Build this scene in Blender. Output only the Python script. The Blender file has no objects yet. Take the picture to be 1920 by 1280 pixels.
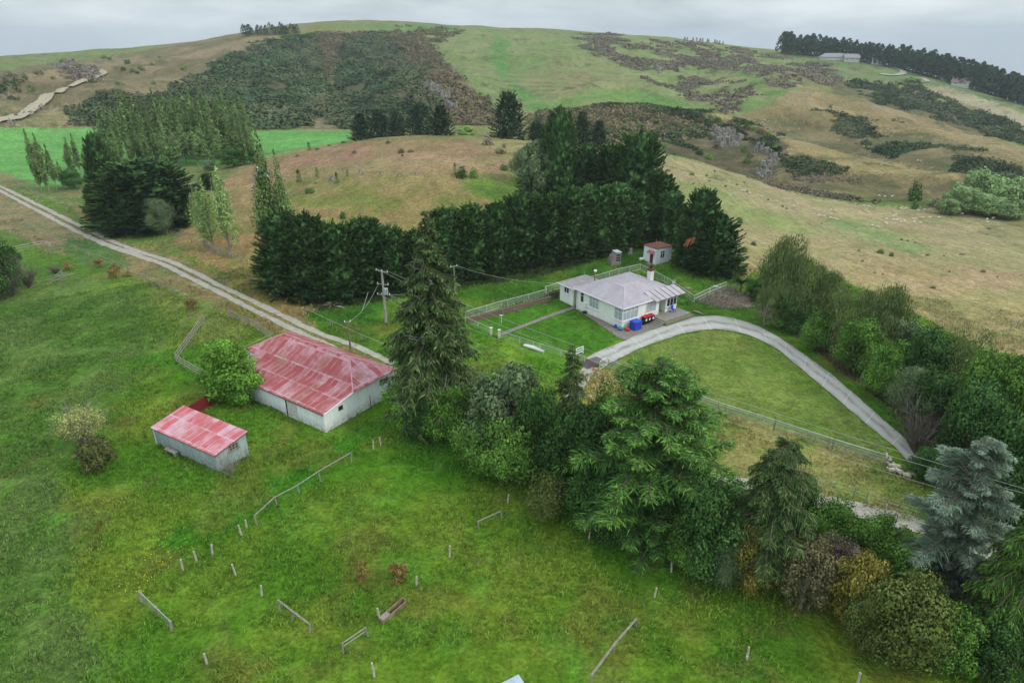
import bpy, math
import numpy as np
from mathutils import Vector
rng = np.random.default_rng(7)
# ------------------------------------------------------------------ camera, sky, sun
S = 0.76
CH = 45.0 * S                      # camera height above the farm yard
F = 1250.0                         # focal length in photo pixels (1920 wide)
PT = math.radians(24.5)
sc = bpy.context.scene
cam_d = bpy.data.cameras.new('camera'); cam_d.sensor_width = 36.0; cam_d.lens = 36.0 * F / 1920.0
cam_d.clip_start = 0.5; cam_d.clip_end = 20000
cam = bpy.data.objects.new('camera', cam_d); sc.collection.objects.link(cam)
cam.location = (0, 0, CH); cam.rotation_euler = (math.radians(90) - PT, 0, 0)
sc.camera = cam
SUN_EL, SUN_AZ = math.radians(40), math.radians(112)   # azimuth clockwise from +Y
w = bpy.data.worlds.new("World"); sc.world = w; w.use_nodes = True
nt = w.node_tree; N = nt.nodes; L = nt.links; N.clear()
out = N.new('ShaderNodeOutputWorld'); bg = N.new('ShaderNodeBackground'); bg.inputs['Strength'].default_value = 0.1
sky = N.new('ShaderNodeTexSky'); sky.sky_type = 'NISHITA'; sky.sun_disc = False
sky.sun_elevation = SUN_EL; sky.sun_rotation = SUN_AZ
tc = N.new('ShaderNodeTexCoord'); sep = N.new('ShaderNodeSeparateXYZ'); L.new(tc.outputs['Generated'], sep.inputs[0])
def wmath(op, a, b=None, c=None):
    n = N.new('ShaderNodeMath'); n.operation = op
    for i, s in enumerate((a, b, c)):
        if s is None: continue
        if isinstance(s, (int, float)): n.inputs[i].default_value = s
        else: L.new(s, n.inputs[i])
    return n.outputs[0]
zc = wmath('MAXIMUM', sep.outputs['Z'], 0.0)
den = wmath('ADD', zc, 0.22)
cx = wmath('DIVIDE', sep.outputs['X'], den); cy = wmath('DIVIDE', sep.outputs['Y'], den)
cmb = N.new('ShaderNodeCombineXYZ'); L.new(cx, cmb.inputs[0]); L.new(cy, cmb.inputs[1])
cn = N.new('ShaderNodeTexNoise'); L.new(cmb.outputs[0], cn.inputs['Vector'])
cn.inputs['Scale'].default_value = 0.9; cn.inputs['Detail'].default_value = 7; cn.inputs['Roughness'].default_value = 0.55; cn.inputs['Distortion'].default_value = 0.3
cr = N.new('ShaderNodeValToRGB'); L.new(cn.outputs['Fac'], cr.inputs[0])
cr.color_ramp.elements[0].position = 0.32; cr.color_ramp.elements[0].color = (0.56, 0.66, 0.74, 1)
cr.color_ramp.elements[1].position = 0.68; cr.color_ramp.elements[1].color = (1.08, 1.18, 1.24, 1)
lum = wmath('MULTIPLY_ADD', wmath('POWER', zc, 0.8), 9.5, 6.7)      # overcast: zenith about three times the horizon
vm = N.new('ShaderNodeVectorMath'); vm.operation = 'SCALE'; L.new(cr.outputs[0], vm.inputs[0]); L.new(lum, vm.inputs['Scale'])
mx = N.new('ShaderNodeMixRGB'); mx.inputs[0].default_value = 0.93; L.new(sky.outputs[0], mx.inputs[1]); L.new(vm.outputs[0], mx.inputs[2])
L.new(mx.outputs[0], bg.inputs['Color']); L.new(bg.outputs[0], out.inputs['Surface'])
sun_d = bpy.data.lights.new('sun', 'SUN'); sun_d.energy = 1.4; sun_d.angle = math.radians(14); sun_d.color = (1.0, 0.96, 0.9)
sun = bpy.data.objects.new('sun', sun_d); sc.collection.objects.link(sun)
sdir = Vector((math.sin(SUN_AZ) * math.cos(SUN_EL), math.cos(SUN_AZ) * math.cos(SUN_EL), math.sin(SUN_EL)))
sun.rotation_euler = sdir.to_track_quat('Z', 'Y').to_euler()
sc.view_settings.view_transform = 'Standard'; sc.view_settings.look = 'None'
sc.view_settings.exposure = 0.14; sc.view_settings.gamma = 1.0
try: sc.view_settings.use_curve_mapping = False
except Exception: pass
sc.cycles.max_bounces = 5; sc.cycles.diffuse_bounces = 2; sc.cycles.glossy_bounces = 2; sc.cycles.transparent_max_bounces = 8
# ------------------------------------------------------------------ geometry of the view: pixel <-> ground
cp, sp = math.cos(PT), math.sin(PT)
def ray(u, v):
    u = np.asarray(u, float); v = np.asarray(v, float)
    x = (u - 960) / F; y = (640 - v) / F
    return np.stack([x, cp + y * sp, -sp + y * cp], -1)
def project(p):
    p = np.asarray(p, float); d = p - np.array([0, 0, CH])
    fw = d[..., 1] * cp - d[..., 2] * sp; up = d[..., 1] * sp + d[..., 2] * cp
    fw = np.where(fw < 0.1, 0.1, fw)
    return 960 + F * d[..., 0] / fw, 640 - F * up / fw
# ---- value noise
def _h(ix, iy, s):
    n = (ix.astype(np.int64) * 374761393 + iy.astype(np.int64) * 668265263 + s * 982451653) & 0xffffffff
    n = ((n ^ (n >> 13)) * 1274126177) & 0xffffffff
    return ((n ^ (n >> 16)) & 0xffff) / 65535.0
def vnoise(x, y, s=0):
    ix = np.floor(x); iy = np.floor(y); fx = x - ix; fy = y - iy
    fx = fx * fx * (3 - 2 * fx); fy = fy * fy * (3 - 2 * fy)
    a = _h(ix, iy, s); b = _h(ix + 1, iy, s); c = _h(ix, iy + 1, s); d = _h(ix + 1, iy + 1, s)
    return (a + (b - a) * fx) * (1 - fy) + (c + (d - c) * fx) * fy
def fbm(x, y, o=4, s=0):
    t = 0; a = 0.5; n = 0
    for i in range(o):
        t = t + a * vnoise(x, y, s + i * 17); n += a; a *= 0.5; x = x * 2.03 + 11.7; y = y * 2.03 - 5.3
    return t / n
def ss(a, b, x):
    t = np.clip((x - a) / (b - a), 0, 1); return t * t * (3 - 2 * t)
# ---- terrain control points (photo pixel, distance or height, in units of S)
CTL = []
def V(u, v, r):                    # seen point at ground distance r
    d = ray(u, v); h = math.hypot(d[0], d[1]); CTL.append((math.atan2(d[0], d[1]), math.log(r * S), CH + r * S * d[2] / h))
def Zp(u, v, z=0.0):               # seen point at height z
    d = ray(u, v); h = math.hypot(d[0], d[1]); t = (z * S - CH) / d[2]; CTL.append((math.atan2(d[0], d[1]), math.log(t * h), z * S))
def Nn(u, v, r, z):                # hidden point: azimuth of (u, v), distance, height
    d = ray(u, v); CTL.append((math.atan2(d[0], d[1]), math.log(r * S), z * S))
for u in (-300, 0, 250, 500, 750, 960, 1200, 1450, 1700, 1950, 2250):
    for v in (620, 700, 850, 1020, 1280, 1600):
        if v == 620 and u > 1500: continue
        Zp(u, v, 0)
for th in np.linspace(-3.0, 3.0, 14):
    for r in (8, 20): CTL.append((th, math.log(r * S), 0.0))
for th in (-3.0, -2.4, -1.8, -1.3, 1.3, 1.8, 2.4, 3.0):
    for r in (60, 150, 400, 1500): CTL.append((th, math.log(r * S), 0.0 if r < 1000 else -20))
for a in ((0, 520), (200, 520), (400, 520), (700, 560), (900, 560), (1100, 560), (1300, 560), (1450, 580), (1100, 600), (1250, 600),
          (0, 430), (0, 345), (150, 420), (300, 450), (100, 350), (250, 350), (50, 290), (200, 290), (300, 300), (420, 300), (-250, 345), (-250, 500),
          (0, 240), (250, 238), (130, 260), (500, 250), (600, 250), (640, 248), (-250, 240)): Zp(*a)
for a in ((1230, 500, .3), (1000, 490, .8), (760, 535, .5), (560, 555, .3), (1400, 520, 0), (1360, 470, 0), (450, 470, 1), (420, 400, 2),
          (520, 420, 4), (600, 400, 5), (900, 380, 5.5), (500, 320, 6), (560, 290, 7.5), (650, 300, 9.5), (800, 300, 11.5), (950, 300, 10), (1050, 300, 9), (980, 370, 5),
          (1100, 400, 3), (330, 430, .5), (400, 330, 3)): Zp(*a)
for a in ((560, 283, 262), (660, 264, 268), (760, 255, 272), (880, 254, 272), (980, 260, 275), (1080, 270, 272), (1210, 286, 262)): V(*a)
for u, v, r, z in ((560, 283, 300, 3), (660, 264, 310, 3), (760, 255, 320, 3), (880, 254, 325, 2), (980, 260, 330, 2), (1080, 270, 325, 0), (1210, 286, 295, 1),
                   (700, 255, 380, -1), (850, 250, 385, -1), (960, 250, 390, -1)): Nn(u, v, r, z)
# right-hand dry paddock and the valley foot
for a in ((1300, 330, 2.5), (1400, 420, -1), (1500, 400, -4), (1700, 450, -5), (1900, 500, -4.5), (1600, 480, -3), (1480, 520, -1), (1800, 600, -.8), (1950, 660, 0),
          (1390, 331, -4), (1480, 366, -6), (1600, 386, -8), (1760, 399, -9.5), (1920, 416, -10), (2200, 440, -11), (2200, 560, -4), (1300, 300, 3)): Zp(*a)
# ridge with the rocks
for a in ((1130, 196, 430), (1230, 203, 430), (1330, 214, 428), (1420, 236, 410), (1500, 262, 390), (1640, 300, 360), (1790, 323, 330), (1920, 345, 325), (1130, 235, 395),
          (1220, 262, 345), (1350, 250, 400), (1340, 300, 335), (1400, 262, 385), (1440, 285, 345), (1420, 322, 315), (1500, 320, 325), (1550, 350, 300), (1660, 350, 310), (1060, 225, 400)): V(*a)
for u, v, r, z in ((1500, 262, 425, -14), (1640, 300, 395, -16), (1790, 323, 360, -14), (1920, 340, 350, -13), (1330, 213, 460, 0)): Nn(u, v, r, z)
# second ridge
for a in ((1480, 166, 600), (1600, 191, 570), (1700, 214, 548), (1800, 246, 520), (1920, 286, 490), (2100, 345, 460), (1560, 225, 500), (1700, 262, 460), (1850, 305, 425), (1430, 220, 480), (1380, 205, 480)): V(*a)
for u, v, r, z in ((1600, 190, 620, -6), (1700, 213, 600, -12), (1800, 245, 570, -16), (1920, 285, 540, -22), (2100, 345, 520, -25)): Nn(u, v, r, z)
# third ridge and plantation skyline
for a in ((1620, 165, 740), (1760, 215, 660), (1900, 262, 610), (1560, 140, 830), (1700, 165, 800), (1850, 215, 720), (1463, 98, 980), (1560, 106, 950), (1650, 119, 930),
          (1700, 130, 910), (1800, 157, 880), (1920, 192, 850), (2100, 250, 820), (1500, 120, 880)): V(*a)
for u, v, r, z in ((1463, 90, 1150, 20), (1650, 118, 1100, 0), (1800, 155, 1050, -25), (1920, 190, 1000, -60), (2100, 240, 1000, -90)): Nn(u, v, r, z)
# central green hill
for a in ((900, 53, 1000), (1000, 55, 1000), (1100, 66, 970), (1200, 68, 980), (1280, 75, 1000), (1380, 88, 1000), (950, 90, 830), (870, 100, 780), (930, 130, 700), (1330, 120, 820), (1300, 160, 640), (1440, 150, 620), (1010, 110, 720), (1060, 150, 610), (1160, 130, 645),
          (1000, 190, 500), (960, 170, 545), (1100, 195, 480), (1200, 180, 520), (1300, 185, 540), (1250, 120, 800), (1360, 150, 650), (1420, 130, 700), (1060, 90, 850), (1150, 90, 850),
          (790, 76, 840), (830, 115, 700), (870, 150, 570), (910, 190, 480), (850, 190, 470), (820, 215, 430), (880, 225, 410), (960, 225, 420), (1040, 215, 440)): V(*a)
# scrub hill left of it
for a in ((480, 86, 800), (540, 72, 840), (600, 63, 860), (690, 58, 880), (760, 61, 880), (400, 135, 640), (340, 165, 540), (440, 160, 600), (520, 130, 640), (540, 170, 530), (605, 150, 720), (612, 110, 800), (600, 200, 500),
          (640, 165, 560), (690, 130, 620), (700, 180, 490), (755, 150, 640), (760, 210, 450), (610, 232, 430), (500, 210, 470), (400, 215, 450), (320, 205, 455), (300, 232, 420), (700, 235, 420)): V(*a)
# far-left hills
for a in ((0, 109, 950), (100, 101, 980), (200, 93, 1000), (340, 81, 1050), (440, 66, 1100), (560, 56, 1200), (700, 53, 1200), (830, 52, 1150), (-250, 118, 950), (0, 170, 560), (100, 150, 640), (60, 205, 450), (150, 200, 470),
          (200, 160, 580), (190, 130, 700), (300, 120, 760), (380, 105, 830), (250, 190, 500), (-250, 180, 560), (0, 225, 410), (0, 135, 720)): V(*a)
for u in (-300, 0, 300, 600, 900, 1200): Nn(u, 60, 1500, -30); Nn(u, 60, 3000, -90); Nn(u, 60, 6000, -150)
for u, k in ((1500, 1), (1700, 2), (1900, 3), (2100, 4)): Nn(u, 100, 1500, -60 * k); Nn(u, 100, 3000, -130 * k); Nn(u, 100, 6000, -260 * k)
C = np.array(CTL); CP = C[:, :2]; CZ = C[:, 2]
# heights are interpolated with a far-growing unit so that near ground stays calm
def _k(d2): return 0.5 * d2 * np.log(d2 + 1e-12)
n = len(C)
D2 = ((CP[:, None] - CP[None]) ** 2).sum(-1)
A = np.zeros((n + 3, n + 3)); A[:n, :n] = _k(D2) + np.eye(n) * 2e-5
A[:n, n] = 1; A[:n, n + 1:] = CP; A[n, :n] = 1; A[n + 1:, :n] = CP.T
SC = np.exp(CP[:, 1])              # solve for z / r, which is calm in log-polar space
W = np.linalg.solve(A, np.concatenate([CZ / SC, [0, 0, 0]]))
def terrain(x, y):
    x = np.asarray(x, float); y = np.asarray(y, float); shp = x.shape; x = x.ravel(); y = y.ravel()
    th = np.arctan2(x, y); r = np.maximum(np.hypot(x, y), 5 * S); lr = np.log(r); z = np.empty_like(x)
    for i in range(0, len(x), 20000):
        a = th[i:i + 20000]; b = lr[i:i + 20000]
        d2 = (a[:, None] - CP[None, :, 0]) ** 2 + (b[:, None] - CP[None, :, 1]) ** 2
        z[i:i + 20000] = _k(d2) @ W[:n] + W[n] + W[n + 1] * a + W[n + 2] * b
    z = z * r
    z = z + (fbm(x / 9, y / 9, 3, 3) - 0.5) * 0.25 * ss(45, 120, r)
    z = z + (fbm(x / 38, y / 38, 4, 5) - 0.5) * 6.0 * ss(250, 480, r) * (1 - ss(580, 700, r) * .6)
    rn = 1 - np.abs(2 * fbm(x / 62 + 3, y / 85, 3, 15) - 1); z = z + (rn ** 2 - .75) * 9.0 * ss(300, 390, r) * (1 - ss(560, 700, r) * .85)
    return z.reshape(shp)
def hit(u, v, rmin=0.0):
    """first terrain point under photo pixel (u, v) at ground distance > rmin (units of S)"""
    d = ray(u, v); h = math.hypot(d[0], d[1]); rr = np.exp(np.linspace(math.log(max(20.0, rmin * S)), math.log(1100), 500)); t = rr / h
    z = terrain(d[0] * t, d[1] * t); g = CH + d[2] * t - z
    k = np.where((g[1:] <= 0) & (g[:-1] > 0))[0]
    if len(k): i = k[0]; f = g[i] / (g[i] - g[i + 1]); tt = t[i] + f * (t[i + 1] - t[i])
    else: i = int(np.argmin(np.abs(g))); tt = t[i]
    x, y = d[0] * tt, d[1] * tt
    return np.array([x, y, float(terrain(np.array([x]), np.array([y]))[0])])
def hits(pts, rmin=0.0): return np.array([hit(p[0], p[1], rmin) for p in pts])
def seg_dense(pts, n):
    pts = np.asarray(pts, float); d = np.r_[0, np.cumsum(np.hypot(*np.diff(pts[:, :2], axis=0).T))]; s = np.linspace(0, d[-1], n)
    # Catmull-like smoothing through cubic Hermite
    o = []
    for k in range(pts.shape[1]):
        m = np.gradient(pts[:, k], d); i = np.clip(np.searchsorted(d, s, 'right') - 1, 0, len(d) - 2); hh = d[i + 1] - d[i]; t = (s - d[i]) / hh
        o.append((2 * t**3 - 3 * t**2 + 1) * pts[i, k] + (t**3 - 2 * t**2 + t) * hh * m[i] + (-2 * t**3 + 3 * t**2) * pts[i + 1, k] + (t**3 - t**2) * hh * m[i + 1])
    return np.stack(o, -1)
def lin(c):
    c = np.asarray(c, float) / 255.0
    return np.where(c <= 0.04045, c / 12.92, ((c + 0.055) / 1.055) ** 2.4)
# ------------------------------------------------------------------ object helpers
col = sc.collection
LK = 1.5
def tag(o, label=None, cat=None, group=None, kind=None):
    if label: o['label'] = label
    if cat: o['category'] = cat
    if group: o['group'] = group
    if kind: o['kind'] = kind
    return o
def empty(name, loc, rz=0.0, label=None, cat=None, group=None):
    o = bpy.data.objects.new(name, None); col.objects.link(o); o.empty_display_size = 0.3
    o.location = loc; o.rotation_euler = (0, 0, rz); return tag(o, label, cat, group)
def mesh(name, v, f, mats, mi=None, smooth=False, cols=None):
    v = np.asarray(v, np.float32).reshape(-1, 3); f = np.asarray(f, np.int32); k = f.shape[1]
    me = bpy.data.meshes.new(name); me.vertices.add(len(v)); me.vertices.foreach_set('co', v.ravel())
    me.loops.add(f.size); me.loops.foreach_set('vertex_index', f.ravel())
    me.polygons.add(len(f)); me.polygons.foreach_set('loop_start', np.arange(0, f.size, k, dtype=np.int32))
    if not isinstance(mats, (list, tuple)): mats = [mats]
    for m in mats: me.materials.append(m)
    if mi is not None: me.polygons.foreach_set('material_index', np.asarray(mi, np.int32))
    me.update(calc_edges=True)
    me.polygons.foreach_set('use_smooth', np.full(len(f), smooth))
    if cols is not None:
        a = me.color_attributes.new('Col', 'FLOAT_COLOR', 'POINT'); c4 = np.ones((len(v), 4), np.float32); c4[:, :3] = cols
        a.data.foreach_set('color', c4.ravel())
    return me
def obj(name, me, parent=None, loc=(0, 0, 0)):
    o = bpy.data.objects.new(name, me); col.objects.link(o); o.location = loc
    if parent is not None: o.parent = parent
    return o
class MB:
    """collects boxes, bars and polygons into ONE mesh"""
    def __init__(s): s.v = []; s.f = []; s.m = []
    def poly(s, pts, m=0):
        k = len(s.v); s.v += [tuple(p) for p in pts]; s.f.append(list(range(k, k + len(pts)))); s.m.append(m)
    def box(s, x0, x1, y0, y1, z0, z1, m=0):
        k = len(s.v); s.v += [(x, y, z) for z in (z0, z1) for y in (y0, y1) for x in (x0, x1)]
        for q in ((0, 2, 3, 1), (4, 5, 7, 6), (0, 1, 5, 4), (2, 6, 7, 3), (0, 4, 6, 2), (1, 3, 7, 5)): s.f.append([k + i for i in q]); s.m.append(m)
    def tube(s, pts, rad, n=6, m=0, cap=True):
        pts = [Vector(p) for p in pts]; k0 = len(s.v)
        if not hasattr(rad, '__len__'): rad = [rad] * len(pts)
        for i, p in enumerate(pts):
            d = (pts[min(i + 1, len(pts) - 1)] - pts[max(i - 1, 0)]).normalized()
            a = d.cross(Vector((0, 0, 1)) if abs(d.z) < .9 else Vector((1, 0, 0))).normalized(); b = d.cross(a)
            for j in range(n):
                t = 2 * math.pi * j / n; s.v.append(tuple(p + (a * math.cos(t) + b * math.sin(t)) * rad[i]))
        for i in range(len(pts) - 1):
            for j in range(n):
                a = k0 + i * n + j; b = k0 + i * n + (j + 1) % n; s.f.append([a, b, b + n, a + n]); s.m.append(m)
        if cap:
            s.f.append([k0 + j for j in range(n)]); s.m.append(m); e = k0 + (len(pts) - 1) * n; s.f.append([e + n - 1 - j for j in range(n)]); s.m.append(m)
    def build(s, name, mats, parent=None, loc=(0, 0, 0), smooth=False):
        me = bpy.data.meshes.new(name); me.from_pydata(s.v, [], s.f)
        for m in (mats if isinstance(mats, (list, tuple)) else [mats]): me.materials.append(m)
        me.polygons.foreach_set('material_index', s.m)
        if smooth: me.polygons.foreach_set('use_smooth', [True] * len(s.f))
        me.update(); return obj(name, me, parent, loc)
def copy_tree(o, parent=None):
    c = o.copy(); col.objects.link(c)
    if parent is not None: c.parent = parent
    for ch in o.children: copy_tree(ch, c)
    return c
# ------------------------------------------------------------------ materials
def nmat(name):
    m = bpy.data.materials.new(name); m.use_nodes = True; t = m.node_tree; b = t.nodes['Principled BSDF']
    b.inputs['Specular IOR Level'].default_value = 0.25; b.inputs['Roughness'].default_value = 0.8; return m, t, b
def nd(t, ty, **k):
    n_ = t.nodes.new(ty)
    for a, v in k.items():
        if a.startswith('i_'): n_.inputs[a[2:].replace('_', ' ')].default_value = v
        else: setattr(n_, a, v)
    return n_
def mathn(t, op, a, b=0.5, c=None):
    q = t.nodes.new('ShaderNodeMath'); q.operation = op
    for i, s_ in enumerate((a, b, c)):
        if s_ is None: continue
        if isinstance(s_, (int, float)): q.inputs[i].default_value = s_
        else: t.links.new(s_, q.inputs[i])
    return q.outputs[0]
def mix(t, fac, a, b, mode='MIX'):
    q = t.nodes.new('ShaderNodeMixRGB'); q.blend_type = mode
    for i, s_ in enumerate((fac, a, b)):
        if isinstance(s_, (int, float)): q.inputs[i].default_value = s_
        elif isinstance(s_, (tuple, list, np.ndarray)): q.inputs[i].default_value = tuple(s_)[:3] + (1,)
        else: t.links.new(s_, q.inputs[i])
    return q.outputs[0]
def noise(t, vec, scale, detail=3, rough=.55, dist=0):
    q = nd(t, 'ShaderNodeTexNoise'); q.inputs['Scale'].default_value = scale; q.inputs['Detail'].default_value = detail
    q.inputs['Roughness'].default_value = rough; q.inputs['Distortion'].default_value = dist
    if vec is not None: t.links.new(vec, q.inputs['Vector'])
    return q.outputs['Fac']
def rampv(t, x, a, b, lo=0., hi=1.):
    q = nd(t, 'ShaderNodeMapRange'); q.inputs['From Min'].default_value = a; q.inputs['From Max'].default_value = b
    q.inputs['To Min'].default_value = lo; q.inputs['To Max'].default_value = hi; t.links.new(x, q.inputs['Value']); return q.outputs[0]
def mapping(t, vec, sc_=(1, 1, 1), rot=(0, 0, 0)):
    q = nd(t, 'ShaderNodeMapping'); q.inputs['Scale'].default_value = sc_; q.inputs['Rotation'].default_value = rot; t.links.new(vec, q.inputs['Vector']); return q.outputs[0]
def worn(name, c1, c2, scale=1.5, c3=None, rough=.8, spec=.2, bump=0.0, stretch=(1, 1, 1), metallic=0):
    """paint, timber, concrete: two or three tones mixed by object-space noise"""
    m, t, b = nmat(name); tc_ = nd(t, 'ShaderNodeTexCoord').outputs['Object']; vec = mapping(t, tc_, stretch)
    f1 = rampv(t, noise(t, vec, scale, 5, .65), .38, .66); c = mix(t, f1, lin(c1), lin(c2))
    if c3 is not None: c = mix(t, rampv(t, noise(t, vec, scale * 4.3, 4, .7), .5, .72), c, lin(c3))
    t.links.new(c, b.inputs['Base Color']); b.inputs['Roughness'].default_value = rough; b.inputs['Specular IOR Level'].default_value = spec; b.inputs['Metallic'].default_value = metallic
    if bump:
        bp = nd(t, 'ShaderNodeBump'); bp.inputs['Strength'].default_value = bump; bp.inputs['Distance'].default_value = .03
        t.links.new(noise(t, vec, scale * 8, 4, .7), bp.inputs['Height']); t.links.new(bp.outputs[0], b.inputs['Normal'])
    return m
KF = 0.98
def leafm(name, c1, c2, var=.25, clump=1.6, trans=.0):
    """foliage: tone differs leaf by leaf, in clumps, and from tree to tree"""
    m, t, b = nmat(name); geo = nd(t, 'ShaderNodeNewGeometry'); oi = nd(t, 'ShaderNodeObjectInfo')
    c = mix(t, rampv(t, geo.outputs['Random Per Island'], 0, 1), lin(c1) * LK, lin(c2) * LK)
    nz = noise(t, geo.outputs['Position'], clump, 3, .6); k = rampv(t, nz, .3, .7, 1 - var * 1.2, 1 + var * 1.2)
    k2 = mathn(t, 'MULTIPLY', k, rampv(t, oi.outputs['Random'], 0, 1, 1 - var * .6, 1 + var * .6))
    q = nd(t, 'ShaderNodeVectorMath', operation='SCALE'); t.links.new(c, q.inputs[0]); t.links.new(k2, q.inputs['Scale'])
    t.links.new(q.outputs[0], b.inputs['Base Color']); b.inputs['Roughness'].default_value = .75; b.inputs['Specular IOR Level'].default_value = .08
    return m
# ------------------------------------------------------------------ land cover
def inpoly(u, v, P):
    P = np.asarray(P, float); r = np.zeros(u.shape, bool)
    x0, y0 = P.min(0); x1, y1 = P.max(0); idx = np.where((u >= x0) & (u <= x1) & (v >= y0) & (v <= y1))[0]
    if not len(idx): return r
    a, b = u[idx], v[idx]; ins = np.zeros(len(idx), bool); j = len(P) - 1
    for i in range(len(P)):
        xi, yi = P[i]; xj, yj = P[j]
        if yi != yj:
            c = ((yi > b) != (yj > b)) & (a < (xj - xi) * (b - yi) / (yj - yi) + xi); ins ^= c
        j = i
    r[idx] = ins; return r
BIG = 9999
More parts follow.
